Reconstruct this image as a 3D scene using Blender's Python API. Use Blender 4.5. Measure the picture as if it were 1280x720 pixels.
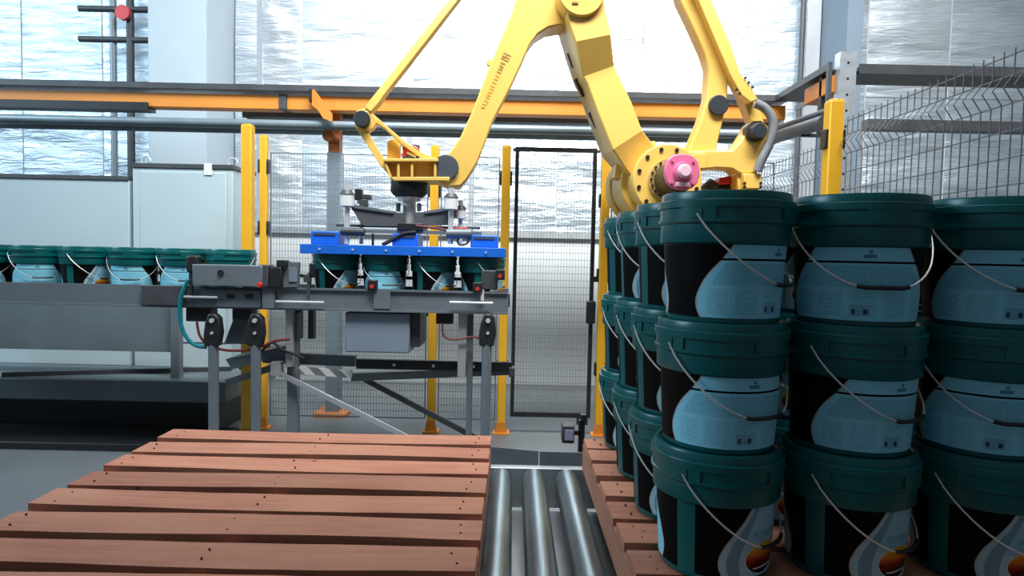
import bpy, math, random
from mathutils import Vector, Matrix
random.seed(7)
PI = math.pi
scene = bpy.context.scene
for o in list(bpy.data.objects):
    bpy.data.objects.remove(o, do_unlink=True)
COL = scene.collection

# ------------------------------------------------------------------ camera
FPX, CX, CY = 800.0, 640.0, 360.0
CAM = Vector((0.0, 0.0, 1.33))
PITCH = math.atan(40 / FPX)
ROLL = math.radians(1.2)
RC = Matrix.Rotation(PI / 2 - PITCH, 3, 'X') @ Matrix.Rotation(ROLL, 3, 'Z')
cd = bpy.data.cameras.new('camera')
cam = bpy.data.objects.new('camera', cd)
COL.objects.link(cam)
cd.sensor_width = 36.0
cd.lens = FPX / 1280 * 36.0
cd.clip_start = 0.05
cam.matrix_world = Matrix.Translation(CAM) @ RC.to_4x4()
scene.camera = cam

# ------------------------------------------------------------------ world, lights, exposure
scene.view_settings.view_transform = 'Standard'
scene.view_settings.look = 'None'
scene.view_settings.gamma = 1.0
scene.view_settings.exposure = 0.0
scene.view_settings.use_curve_mapping = False
w = bpy.data.worlds.new('hall_air')
scene.world = w
w.use_nodes = True
bg = w.node_tree.nodes['Background']
bg.inputs[0].default_value = (0.72, 0.86, 1.0, 1)
bg.inputs[1].default_value = 0.13


def area(name, loc, target, sx, sy, power, color, spread=180):
    l = bpy.data.lights.new(name, 'AREA')
    l.shape = 'RECTANGLE'
    l.size = sx
    l.size_y = sy
    l.energy = power
    l.color = color
    l.spread = math.radians(spread)
    o = bpy.data.objects.new(name, l)
    COL.objects.link(o)
    o.location = loc
    d = Vector(target) - Vector(loc)
    o.rotation_euler = d.to_track_quat('-Z', 'Y').to_euler()
    return o


# unseen area lights added: overhead for wall and robot, bluish from the left
area('added_top_light', (0.8, 1.9, 7.0), (0.6, 6.0, 2.4), 5.0, 1.8, 480, (0.98, 0.99, 1.0), 100)
area('added_left_light', (-8.0, 2.2, 5.0), (0.5, 5.0, 2.2), 3.0, 3.0, 210, (0.60, 0.82, 1.0), 120)

# ------------------------------------------------------------------ helpers


def ray(px, py):
    return RC @ Vector(((px - CX) / FPX, (CY - py) / FPX, -1.0))


def atY(px, py, Y):
    d = ray(px, py)
    return CAM + d * (Y / d.y)


def atZ(px, py, z):
    d = ray(px, py)
    return CAM + d * ((z - CAM.z) / d.z)


def atX(px, py, x):
    d = ray(px, py)
    return CAM + d * (x / d.x)


class MB:
    def __init__(self):
        self.v = []
        self.f = []

    def add(self, vs, fs):
        b = len(self.v)
        self.v += [Vector(p) for p in vs]
        self.f += [tuple(b + i for i in f) for f in fs]
        return self

    def box(self, x0, x1, y0, y1, z0, z1):
        vs = [(x0, y0, z0), (x1, y0, z0), (x1, y1, z0), (x0, y1, z0),
              (x0, y0, z1), (x1, y0, z1), (x1, y1, z1), (x0, y1, z1)]
        return self.add(vs, [(3, 2, 1, 0), (4, 5, 6, 7), (0, 1, 5, 4), (1, 2, 6, 5), (2, 3, 7, 6), (3, 0, 4, 7)])

    def bar(self, a, b, wx, wy, up=(0, 0, 1)):
        """rectangular bar from a to b, wx across, wy along up"""
        a, b = Vector(a), Vector(b)
        d = (b - a).normalized()
        up = Vector(up)
        s = d.cross(up)
        if s.length < 1e-4:
            s = d.cross(Vector((0, 1, 0)))
        s.normalize()
        u = s.cross(d).normalized()
        vs = []
        for p in (a, b):
            for (i, j) in ((-1, -1), (1, -1), (1, 1), (-1, 1)):
                vs.append(p + s * (i * wx / 2) + u * (j * wy / 2))
        return self.add(vs, [(0, 1, 2, 3), (7, 6, 5, 4), (0, 4, 5, 1), (1, 5, 6, 2), (2, 6, 7, 3), (3, 7, 4, 0)])

    def cyl(self, a, b, r0, r1=None, n=24, caps=True):
        a, b = Vector(a), Vector(b)
        r1 = r0 if r1 is None else r1
        d = (b - a).normalized()
        s = d.orthogonal().normalized()
        u = d.cross(s)
        vs = []
        for p, r in ((a, r0), (b, r1)):
            for i in range(n):
                t = 2 * PI * i / n
                vs.append(p + s * (r * math.cos(t)) + u * (r * math.sin(t)))
        fs = [(i, (i + 1) % n, n + (i + 1) % n, n + i) for i in range(n)]
        if caps:
            fs += [tuple(range(n - 1, -1, -1)), tuple(range(n, 2 * n))]
        return self.add(vs, fs)

    def tube(self, pts, r, n=8, closed_ends=True):
        pts = [Vector(p) for p in pts]
        m = len(pts)
        vs, fs = [], []
        prev = None
        for i, p in enumerate(pts):
            d = (pts[min(i + 1, m - 1)] - pts[max(i - 1, 0)]).normalized()
            if prev is None:
                s = d.orthogonal().normalized()
            else:
                s = (prev - d * prev.dot(d))
                s = s.normalized() if s.length > 1e-5 else d.orthogonal().normalized()
            prev = s
            u = d.cross(s)
            rr = r[i] if isinstance(r, (list, tuple)) else r
            for k in range(n):
                t = 2 * PI * k / n
                vs.append(p + s * (rr * math.cos(t)) + u * (rr * math.sin(t)))
        for i in range(m - 1):
            for k in range(n):
                fs.append((i * n + k, i * n + (k + 1) % n, (i + 1) * n + (k + 1) % n, (i + 1) * n + k))
        if closed_ends:
            fs.append(tuple(range(n - 1, -1, -1)))
            fs.append(tuple(range((m - 1) * n, m * n)))
        return self.add(vs, fs)

    def lathe(self, prof, n=40, c=(0, 0, 0), a0=0.0, a1=2 * PI):
        c = Vector(c)
        full = abs(a1 - a0 - 2 * PI) < 1e-6
        cols = n if full else n + 1
        vs, fs = [], []
        for (r, z) in prof:
            for i in range(cols):
                t = a0 + (a1 - a0) * i / n
                vs.append(c + Vector((r * math.sin(t), -r * math.cos(t), z)))
        for j in range(len(prof) - 1):
            for i in range(n):
                k = (i + 1) % cols
                fs.append((j * cols + i, j * cols + k, (j + 1) * cols + k, (j + 1) * cols + i))
        return self.add(vs, fs)

    def prism(self, pts, off):
        """closed polygon pts extruded by vector off (polygon may be concave: filled by ngon)"""
        pts = [Vector(p) for p in pts]
        off = Vector(off)
        n = len(pts)
        vs = pts + [p + off for p in pts]
        fs = [tuple(range(n)), tuple(range(2 * n - 1, n - 1, -1))]
        fs += [(i, n + i, n + (i + 1) % n, (i + 1) % n) for i in range(n)]
        return self.add(vs, fs)

    def ring(self, outer, inner, off):
        """frame between two loops of equal count, extruded"""
        n = len(outer)
        off = Vector(off)
        o = [Vector(p) for p in outer]
        i_ = [Vector(p) for p in inner]
        vs = o + i_ + [p + off for p in o] + [p + off for p in i_]
        fs = []
        for k in range(n):
            j = (k + 1) % n
            fs += [(k, j, n + j, n + k), (2 * n + j, 2 * n + k, 3 * n + k, 3 * n + j),
                   (j, k, 2 * n + k, 2 * n + j), (n + k, n + j, 3 * n + j, 3 * n + k)]
        return self.add(vs, fs)


ORG = {}


def mesh_from(name, mb, mat, org=Vector((0, 0, 0)), smooth=35):
    me = bpy.data.meshes.new(name)
    me.from_pydata([tuple(p - org) for p in mb.v], [], mb.f)
    me.validate()
    import bmesh
    bm = bmesh.new()
    bm.from_mesh(me)
    bmesh.ops.recalc_face_normals(bm, faces=bm.faces)
    bm.to_mesh(me)
    bm.free()
    if smooth:
        for p in me.polygons:
            p.use_smooth = True
        me.set_sharp_from_angle(angle=math.radians(smooth))
    me.materials.append(mat)
    return me


def thing(name, label, cat, loc, group=None, rz=0.0):
    o = bpy.data.objects.new(name, None)
    o.empty_display_size = 0.1
    COL.objects.link(o)
    o.location = loc
    o.rotation_euler = (0, 0, rz)
    o['label'] = label
    o['category'] = cat
    if group:
        o['group'] = group
    ORG[o] = Vector(loc)
    return o


def part(name, mb, mat, parent, bevel=0.0, label=None, kind=None, smooth=35):
    org = ORG[parent]
    me = mesh_from(name, mb, mat, org, smooth)
    o = bpy.data.objects.new(name, me)
    COL.objects.link(o)
    o.parent = parent
    ORG[o] = org
    if bevel:
        m = o.modifiers.new('bevel', 'BEVEL')
        m.width = bevel
        m.segments = 2
        m.limit_method = 'ANGLE'
        m.angle_limit = math.radians(40)
    if label:
        o['label'] = label
    if kind:
        o['kind'] = kind
    return o


def solo(name, mb, mat, label=None, cat=None, group=None, kind=None, bevel=0.0, org=None, smooth=35):
    if org is None:
        xs = [p.x for p in mb.v]
        ys = [p.y for p in mb.v]
        zs = [p.z for p in mb.v]
        org = Vector(((min(xs) + max(xs)) / 2, (min(ys) + max(ys)) / 2, min(zs)))
    me = mesh_from(name, mb, mat, org, smooth)
    o = bpy.data.objects.new(name, me)
    COL.objects.link(o)
    o.location = org
    ORG[o] = Vector(org)
    for k, v in (('label', label), ('category', cat), ('group', group), ('kind', kind)):
        if v:
            o[k] = v
    if bevel:
        m = o.modifiers.new('bevel', 'BEVEL')
        m.width = bevel
        m.segments = 2
        m.limit_method = 'ANGLE'
        m.angle_limit = math.radians(40)
    return o


def piece(name, me, parent, loc, rot=(0, 0, 0), scale=(1, 1, 1)):
    """a piece sharing mesh data; loc in world coordinates"""
    o = bpy.data.objects.new(name, me)
    COL.objects.link(o)
    o.parent = parent
    o.location = Vector(loc) - ORG[parent]
    o.rotation_euler = rot
    o.scale = scale
    ORG[o] = Vector(loc)
    return o


# ------------------------------------------------------------------ materials
MATS = {}


def principled(name):
    m = bpy.data.materials.new(name)
    m.use_nodes = True
    nt = m.node_tree
    return m, nt, nt.nodes['Principled BSDF']


def mat(name, col, rough=0.5, metal=0.0, vary=0.08, scale=6.0, bump=0.0, stretch=(1, 1, 1), spec=0.5, coat=0.0):
    """principled with a procedural mottling of the colour and roughness"""
    m, nt, b = principled(name)
    tc = nt.nodes.new('ShaderNodeTexCoord')
    mp = nt.nodes.new('ShaderNodeMapping')
    mp.inputs['Scale'].default_value = stretch
    nz = nt.nodes.new('ShaderNodeTexNoise')
    nz.inputs['Scale'].default_value = scale
    nz.inputs['Detail'].default_value = 5
    nt.links.new(tc.outputs['Object'], mp.inputs[0])
    nt.links.new(mp.outputs[0], nz.inputs[0])
    cr = nt.nodes.new('ShaderNodeValToRGB')
    cr.color_ramp.elements[0].position = 0.3
    cr.color_ramp.elements[1].position = 0.7
    cr.color_ramp.elements[0].color = tuple(c * (1 - vary) for c in col) + (1,)
    cr.color_ramp.elements[1].color = tuple(min(1, c * (1 + vary)) for c in col) + (1,)
    nt.links.new(nz.outputs[0], cr.inputs[0])
    nt.links.new(cr.outputs[0], b.inputs['Base Color'])
    b.inputs['Roughness'].default_value = rough
    b.inputs['Metallic'].default_value = metal
    b.inputs['Specular IOR Level'].default_value = spec
    b.inputs['Coat Weight'].default_value = coat
    if bump:
        bp = nt.nodes.new('ShaderNodeBump')
        bp.inputs['Strength'].default_value = bump
        bp.inputs['Distance'].default_value = 0.01
        nt.links.new(nz.outputs[0], bp.inputs['Height'])
        nt.links.new(bp.outputs[0], b.inputs['Normal'])
    MATS[name] = m
    return m


M_YELLOW = mat('robot_yellow_paint', (0.76, 0.48, 0.105), 0.42, vary=0.04, scale=3)
M_FENCE_Y = mat('fence_yellow_paint', (0.80, 0.42, 0.02), 0.45, vary=0.05, scale=4)
M_ORANGE = mat('beam_orange_paint', (0.66, 0.24, 0.03), 0.5, vary=0.12, scale=3, stretch=(0.5, 1, 1))
M_RUST = mat('post_primer_orange', (0.50, 0.17, 0.05), 0.6, vary=0.2, scale=9)
M_BLACK = mat('black_plastic', (0.012, 0.013, 0.015), 0.45, vary=0.2)
M_CAP = mat('pivot_cap_black', (0.02, 0.025, 0.032), 0.5, vary=0.1)
M_DARK = mat('dark_grey_steel', (0.06, 0.065, 0.07), 0.5, 0.2, vary=0.2)
M_GREY = mat('grey_painted_steel', (0.145, 0.172, 0.192), 0.45, 0.2, vary=0.08)
M_BLUEGREY = mat('blue_grey_sheet', (0.20, 0.25, 0.31), 0.45, 0.1, vary=0.06)
M_ALU = mat('aluminium', (0.45, 0.47, 0.49), 0.4, 0.5, vary=0.08)
M_GALV = mat('galvanised_steel', (0.50, 0.54, 0.57), 0.38, 0.6, vary=0.14, scale=16)
M_STEEL = mat('bright_steel', (0.75, 0.77, 0.79), 0.25, 0.45, vary=0.05)
M_ROLLER = mat('zinc_roller', (0.28, 0.34, 0.36), 0.33, 0.8, vary=0.25, scale=7, stretch=(1, 0.4, 1))
M_BLUE = mat('gripper_blue_paint', (0.008, 0.13, 0.60), 0.4, vary=0.08)
M_WHITEPL = mat('white_nylon', (0.72, 0.74, 0.74), 0.4, vary=0.05)
M_CABINET = mat('cream_cabinet_paint', (0.44, 0.54, 0.56), 0.5, vary=0.03, scale=2)
M_PLINTH = mat('machine_grey_paint', (0.12, 0.155, 0.17), 0.5, vary=0.1, scale=3)
M_COLUMN = mat('column_white_paint', (0.42, 0.50, 0.54), 0.6, vary=0.04, scale=2)
M_COLUMN2 = mat('column_blue_grey_paint', (0.15, 0.20, 0.25), 0.6, vary=0.06, scale=2)
M_PIPE = mat('pipe_blue_grey', (0.20, 0.26, 0.29), 0.4, 0.3, vary=0.1)
M_TEAL = mat('pail_teal_plastic', (0.0, 0.105, 0.105), 0.33, vary=0.06, scale=4)
M_PINK = mat('motor_pink_cap', (0.72, 0.16, 0.30), 0.4, vary=0.06)
M_PINKW = mat('motor_pale_pink', (0.85, 0.55, 0.62), 0.35, vary=0.05)
M_RED = mat('red_plastic', (0.55, 0.03, 0.03), 0.4, vary=0.1)
M_REDC = mat('dark_red_cable', (0.14, 0.018, 0.015), 0.5, vary=0.1)
M_WIRE = mat('zinc_bail_wire', (0.72, 0.72, 0.70), 0.35, 0.4, vary=0.05)
M_MESH = mat('fence_wire', (0.16, 0.18, 0.20), 0.5, 0.3, vary=0.05)
M_TEALHOSE = mat('teal_hose', (0.0, 0.16, 0.20), 0.4, vary=0.05)
M_HOSE = mat('grey_hose', (0.16, 0.17, 0.18), 0.6, vary=0.1, scale=40)
M_PRINT = mat('arm_print_brown', (0.34, 0.18, 0.04), 0.5, vary=0.1)
M_PRINT2 = mat('arm_print_orange', (0.66, 0.34, 0.04), 0.5, vary=0.1)
M_BROWN = mat('gear_grease_brown', (0.06, 0.045, 0.02), 0.4, vary=0.3, scale=20)
M_BOLT = mat('black_oxide_bolt', (0.03, 0.028, 0.025), 0.4, 0.4, vary=0.1)
M_LOWWALL = mat('low_wall_panel', (0.58, 0.62, 0.63), 0.6, vary=0.04, scale=1.5)
M_TAPE = mat('foil_tape', (0.62, 0.68, 0.74), 0.3, 0.6, vary=0.06, scale=14)


def make_foil():
    m, nt, b = principled('crinkled_foil')
    tc = nt.nodes.new('ShaderNodeTexCoord')
    mp = nt.nodes.new('ShaderNodeMapping')
    mp.inputs['Scale'].default_value = (0.55, 1.0, 3.2)
    nz = nt.nodes.new('ShaderNodeTexNoise')
    nz.inputs['Scale'].default_value = 5.0
    nz.inputs['Detail'].default_value = 6
    nz.inputs['Roughness'].default_value = 0.62
    nz.inputs['Distortion'].default_value = 0.5
    nt.links.new(tc.outputs['Object'], mp.inputs[0])
    nt.links.new(mp.outputs[0], nz.inputs[0])
    mp2 = nt.nodes.new('ShaderNodeMapping')
    mp2.inputs['Scale'].default_value = (0.35, 1.0, 1.5)
    n2 = nt.nodes.new('ShaderNodeTexNoise')
    n2.inputs['Scale'].default_value = 2.2
    n2.inputs['Detail'].default_value = 2
    nt.links.new(tc.outputs['Object'], mp2.inputs[0])
    nt.links.new(mp2.outputs[0], n2.inputs[0])
    bp0 = nt.nodes.new('ShaderNodeBump')
    bp0.inputs['Strength'].default_value = 1.0
    bp0.inputs['Distance'].default_value = 0.055
    nt.links.new(n2.outputs[0], bp0.inputs['Height'])
    bp = nt.nodes.new('ShaderNodeBump')
    bp.inputs['Strength'].default_value = 0.55
    bp.inputs['Distance'].default_value = 0.035
    nt.links.new(nz.outputs[0], bp.inputs['Height'])
    nt.links.new(bp0.outputs[0], bp.inputs['Normal'])
    nt.links.new(bp.outputs[0], b.inputs['Normal'])
    oi = nt.nodes.new('ShaderNodeObjectInfo')
    cr = nt.nodes.new('ShaderNodeValToRGB')
    cr.color_ramp.elements[0].color = (0.56, 0.66, 0.74, 1)
    cr.color_ramp.elements[1].color = (0.72, 0.79, 0.84, 1)
    nt.links.new(oi.outputs['Random'], cr.inputs[0])
    nt.links.new(cr.outputs[0], b.inputs['Base Color'])
    b.inputs['Metallic'].default_value = 0.64
    b.inputs['Roughness'].default_value = 0.34
    return m


M_FOIL = make_foil()


def make_wood():
    m, nt, b = principled('raw_reddish_wood')
    tc = nt.nodes.new('ShaderNodeTexCoord')
    oi = nt.nodes.new('ShaderNodeObjectInfo')
    addv = nt.nodes.new('ShaderNodeVectorMath')
    addv.operation = 'ADD'
    sc = nt.nodes.new('ShaderNodeVectorMath')
    sc.operation = 'SCALE'
    sc.inputs[0].default_value = (37.0, 11.0, 23.0)
    nt.links.new(oi.outputs['Random'], sc.inputs['Scale'])
    nt.links.new(tc.outputs['Object'], addv.inputs[0])
    nt.links.new(sc.outputs[0], addv.inputs[1])
    mp = nt.nodes.new('ShaderNodeMapping')
    mp.inputs['Scale'].default_value = (1.2, 14.0, 14.0)
    nt.links.new(addv.outputs[0], mp.inputs[0])
    nz = nt.nodes.new('ShaderNodeTexNoise')
    nz.inputs['Scale'].default_value = 3.0
    nz.inputs['Detail'].default_value = 7
    nz.inputs['Roughness'].default_value = 0.6
    nz.inputs['Distortion'].default_value = 0.6
    nt.links.new(mp.outputs[0], nz.inputs[0])
    cr = nt.nodes.new('ShaderNodeValToRGB')
    e = cr.color_ramp.elements
    e[0].position, e[0].color = 0.25, (0.36, 0.130, 0.075, 1)
    e[1].position, e[1].color = 0.72, (0.56, 0.245, 0.155, 1)
    nt.links.new(nz.outputs[0], cr.inputs[0])
    # large patches
    n2 = nt.nodes.new('ShaderNodeTexNoise')
    n2.inputs['Scale'].default_value = 2.6
    n2.inputs['Detail'].default_value = 2
    nt.links.new(addv.outputs[0], n2.inputs[0])
    mx = nt.nodes.new('ShaderNodeMix')
    mx.data_type = 'RGBA'
    mx.inputs[7].default_value = (0.56, 0.265, 0.165, 1)
    mr = nt.nodes.new('ShaderNodeMapRange')
    mr.inputs[1].default_value = 0.42
    mr.inputs[2].default_value = 0.75
    mr.inputs[4].default_value = 0.8
    nt.links.new(n2.outputs[0], mr.inputs[0])
    nt.links.new(mr.outputs[0], mx.inputs[0])
    nt.links.new(cr.outputs[0], mx.inputs[6])
    # per-board tint
    hs = nt.nodes.new('ShaderNodeHueSaturation')
    ma = nt.nodes.new('ShaderNodeMapRange')
    ma.inputs[3].default_value = 0.80
    ma.inputs[4].default_value = 1.15
    nt.links.new(oi.outputs['Random'], ma.inputs[0])
    nt.links.new(ma.outputs[0], hs.inputs['Value'])
    nt.links.new(mx.outputs[2], hs.inputs['Color'])
    # knots
    vo = nt.nodes.new('ShaderNodeTexVoronoi')
    vo.inputs['Scale'].default_value = 5.5
    nt.links.new(addv.outputs[0], vo.inputs[0])
    lt = nt.nodes.new('ShaderNodeMath')
    lt.operation = 'LESS_THAN'
    lt.inputs[1].default_value = 0.045
    nt.links.new(vo.outputs['Distance'], lt.inputs[0])
    mk = nt.nodes.new('ShaderNodeMix')
    mk.data_type = 'RGBA'
    mk.inputs[7].default_value = (0.07, 0.03, 0.02, 1)
    mul = nt.nodes.new('ShaderNodeMath')
    mul.operation = 'MULTIPLY'
    mul.inputs[1].default_value = 0.75
    nt.links.new(lt.outputs[0], mul.inputs[0])
    nt.links.new(mul.outputs[0], mk.inputs[0])
    nt.links.new(hs.outputs[0], mk.inputs[6])
    nt.links.new(mk.outputs[2], b.inputs['Base Color'])
    b.inputs['Roughness'].default_value = 0.75
    bp = nt.nodes.new('ShaderNodeBump')
    bp.inputs['Strength'].default_value = 0.25
    bp.inputs['Distance'].default_value = 0.004
    nt.links.new(nz.outputs[0], bp.inputs['Height'])
    nt.links.new(bp.outputs[0], b.inputs['Normal'])
    return m


M_WOOD = make_wood()


def make_floor():
    m, nt, b = principled('grey_floor_coating')
    tc = nt.nodes.new('ShaderNodeTexCoord')
    n1 = nt.nodes.new('ShaderNodeTexNoise')
    n1.inputs['Scale'].default_value = 1.1
    n1.inputs['Detail'].default_value = 8
    nt.links.new(tc.outputs['Object'], n1.inputs[0])
    cr = nt.nodes.new('ShaderNodeValToRGB')
    cr.color_ramp.elements[0].position = 0.3
    cr.color_ramp.elements[0].color = (0.115, 0.13, 0.138, 1)
    cr.color_ramp.elements[1].position = 0.7
    cr.color_ramp.elements[1].color = (0.155, 0.17, 0.178, 1)
    nt.links.new(n1.outputs[0], cr.inputs[0])
    nt.links.new(cr.outputs[0], b.inputs['Base Color'])
    b.inputs['Roughness'].default_value = 0.35
    return m


M_FLOOR = make_floor()


def make_label():
    """printed wrap: black with two pear-shaped pale blue panels; uv.x = angle/360, uv.y = height"""
    m, nt, b = principled('pail_printed_wrap')
    L = nt.links

    def math_(op, a, c=None, clamp=False):
        n = nt.nodes.new('ShaderNodeMath')
        n.operation = op
        n.use_clamp = clamp
        for i, x in enumerate((a, c)):
            if x is None:
                continue
            if isinstance(x, (int, float)):
                n.inputs[i].default_value = x
            else:
                L.new(x, n.inputs[i])
        return n.outputs[0]

    def mix(f, a, c):
        n = nt.nodes.new('ShaderNodeMix')
        n.data_type = 'RGBA'
        for i, x in ((0, f), (6, a), (7, c)):
            if isinstance(x, tuple):
                n.inputs[i].default_value = x if len(x) == 4 else x + (1,)
            elif isinstance(x, (int, float)):
                n.inputs[i].default_value = x
            else:
                L.new(x, n.inputs[i])
        return n.outputs[2]

    def band(x, lo, hi):
        return math_('MULTIPLY', math_('GREATER_THAN', x, lo), math_('LESS_THAN', x, hi))

    uv = nt.nodes.new('ShaderNodeTexCoord').outputs['UV']
    sp = nt.nodes.new('ShaderNodeSeparateXYZ')
    L.new(uv, sp.inputs[0])
    a = math_('MULTIPLY', sp.outputs[0], 360.0)
    v = sp.outputs[1]

    def pear(pts):
        fc = nt.nodes.new('ShaderNodeFloatCurve')
        c = fc.mapping.curves[0]
        c.points[0].location = pts[0]
        c.points[1].location = pts[-1]
        for p in pts[1:-1]:
            c.points.new(*p)
        fc.mapping.update()
        L.new(v, fc.inputs['Value'])
        return fc.outputs[0]

    gb = pear([(0, .94), (.2, 1.0), (.4, .95), (.6, .84), (.8, .68), (1, .55)])
    gf = pear([(0, .90), (.2, 1.0), (.4, .93), (.6, .76), (.8, .56), (1, .40)])
    db = math_('ABSOLUTE', math_('SUBTRACT', a, 253.0))
    df = math_('ABSOLUTE', math_('SUBTRACT', a, 84.0))
    hb = math_('MULTIPLY', gb, 75.0)
    hf = math_('MULTIPLY', gf, 50.0)
    in_b = math_('LESS_THAN', db, hb)
    in_f = math_('LESS_THAN', df, hf)
    rim_b = math_('LESS_THAN', db, math_('ADD', hb, 1.6))
    rim_f = math_('LESS_THAN', df, math_('ADD', hf, 1.6))
    black = (0.004, 0.0045, 0.005)
    tan = (0.45, 0.42, 0.38)
    # back panel: text fields
    nz = nt.nodes.new('ShaderNodeTexNoise')
    nz.inputs['Scale'].default_value = 1.0
    nz.inputs['Detail'].default_value = 2
    mp = nt.nodes.new('ShaderNodeMapping')
    mp.inputs['Scale'].default_value = (150, 60, 1)
    L.new(uv, mp.inputs[0])
    L.new(mp.outputs[0], nz.inputs[0])
    lines = math_('GREATER_THAN', math_('SINE', math_('MULTIPLY', v, 210.0)), 0.1)
    ink = math_('MULTIPLY', lines, math_('GREATER_THAN', nz.outputs[0], 0.46))
    inner = math_('LESS_THAN', db, math_('MULTIPLY', hb, 0.88))
    t1 = math_('MULTIPLY', inner, band(v, 0.46, 0.74))
    colm = band(math_('MODULO', math_('ADD', a, 0.0), 30.0), 4.0, 27.0)
    t2 = math_('MULTIPLY', math_('MULTIPLY', inner, band(v, 0.06, 0.40)), colm)
    txt = math_('MULTIPLY', ink, math_('MAXIMUM', t1, t2))
    blue = (0.30, 0.74, 0.90)
    field = math_('MULTIPLY', inner, band(v, 0.44, 0.76))
    cb = mix(math_('MULTIPLY', field, 0.5), blue, (0.22, 0.60, 0.76))
    cb = mix(math_('MULTIPLY', txt, 0.42), cb, (0.05, 0.16, 0.24))
    # hazard box with small signs
    hz = math_('MULTIPLY', band(a, 244, 262), band(v, 0.07, 0.22))
    cb = mix(math_('MULTIPLY', hz, 0.6), cb, (0.18, 0.38, 0.50))
    sg = math_('MULTIPLY', band(v, 0.09, 0.16), math_('MAXIMUM', band(a, 246, 249), band(a, 256, 260)))
    cb = mix(sg, cb, (0.03, 0.08, 0.12))
    ln = math_('MULTIPLY', inner, band(v, 0.405, 0.418))
    cb = mix(math_('MULTIPLY', ln, 0.7), cb, (0.45, 0.72, 0.84))
    # maker's mark near the top: a drop over a lozenge
    lz = math_('MULTIPLY', band(a, 254, 265), band(v, 0.855, 0.905))
    dr = math_('MULTIPLY', band(a, 258, 261.5), band(v, 0.915, 0.96))
    cb = mix(math_('MULTIPLY', math_('MAXIMUM', lz, dr), 0.75), cb, (0.02, 0.13, 0.20))
    stripe = band(v, 0.785, 0.815)
    cb = mix(stripe, cb, black)
    # front panel: pale pear with round sunset picture
    edge = math_('DIVIDE', df, hf)
    cf = mix(math_('MULTIPLY', band(edge, 0.62, 0.88), 0.6), (0.36, 0.58, 0.68), (0.06, 0.16, 0.20))
    cf = mix(math_('MULTIPLY', band(v, 0.42, 1.0), math_('LESS_THAN', edge, 0.62)), cf, (0.28, 0.55, 0.68))
    ex = math_('DIVIDE', math_('SUBTRACT', a, 84.0), 24.0)
    ey = math_('DIVIDE', math_('SUBTRACT', v, 0.25), 0.22)
    rr = math_('ADD', math_('MULTIPLY', ex, ex), math_('MULTIPLY', ey, ey))
    ramp = nt.nodes.new('ShaderNodeValToRGB')
    el = ramp.color_ramp.elements
    el[0].position, el[0].color = 0.06, (0.01, 0.01, 0.01, 1)
    el[1].position, el[1].color = 0.46, (0.75, 0.50, 0.02, 1)
    for p, c in ((0.14, (0.03, 0.01, 0.01, 1)), (0.24, (0.22, 0.02, 0.01, 1)), (0.34, (0.65, 0.22, 0.02, 1))):
        q = el.new(p)
        q.color = c
    n3 = nt.nodes.new('ShaderNodeTexNoise')
    n3.inputs['Scale'].default_value = 30
    L.new(uv, n3.inputs[0])
    L.new(math_('ADD', v, math_('MULTIPLY', math_('SUBTRACT', n3.outputs[0], 0.5), 0.12)), ramp.inputs[0])
    cf = mix(math_('LESS_THAN', rr, 1.12), cf, (0.55, 0.62, 0.66))
    cf = mix(math_('LESS_THAN', rr, 1.0), cf, ramp.outputs[0])
    wl = math_('MULTIPLY', math_('LESS_THAN', rr, 0.75), band(v, 0.10, 0.125))
    cf = mix(wl, cf, (0.6, 0.62, 0.65))
    nm = math_('MULTIPLY', math_('MULTIPLY', ink, math_('LESS_THAN', edge, 0.5)), band(v, 0.55, 0.66))
    cf = mix(math_('MULTIPLY', nm, 0.7), cf, (0.02, 0.10, 0.12))
    out = mix(math_('MAXIMUM', rim_b, rim_f), black, tan)
    out = mix(in_b, out, cb)
    out = mix(in_f, out, cf)
    out = mix(math_('MULTIPLY', stripe, rim_b), out, black)
    L.new(out, b.inputs['Base Color'])
    b.inputs['Roughness'].default_value = 0.5
    b.inputs['Specular IOR Level'].default_value = 0.08
    return m


M_LABEL = make_label()


def make_hazard():
    m, nt, b = principled('hazard_stripe_sheet')
    tc = nt.nodes.new('ShaderNodeTexCoord')
    wv = nt.nodes.new('ShaderNodeTexWave')
    wv.bands_direction = 'DIAGONAL'
    wv.inputs['Scale'].default_value = 5.0
    nt.links.new(tc.outputs['Object'], wv.inputs[0])
    cr = nt.nodes.new('ShaderNodeValToRGB')
    cr.color_ramp.interpolation = 'CONSTANT'
    cr.color_ramp.elements[0].color = (0.18, 0.19, 0.2, 1)
    cr.color_ramp.elements[1].position = 0.5
    cr.color_ramp.elements[1].color = (0.7, 0.7, 0.7, 1)
    nt.links.new(wv.outputs[0], cr.inputs[0])
    nt.links.new(cr.outputs[0], b.inputs['Base Color'])
    b.inputs['Roughness'].default_value = 0.5
    return m


M_HAZ = make_hazard()

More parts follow.
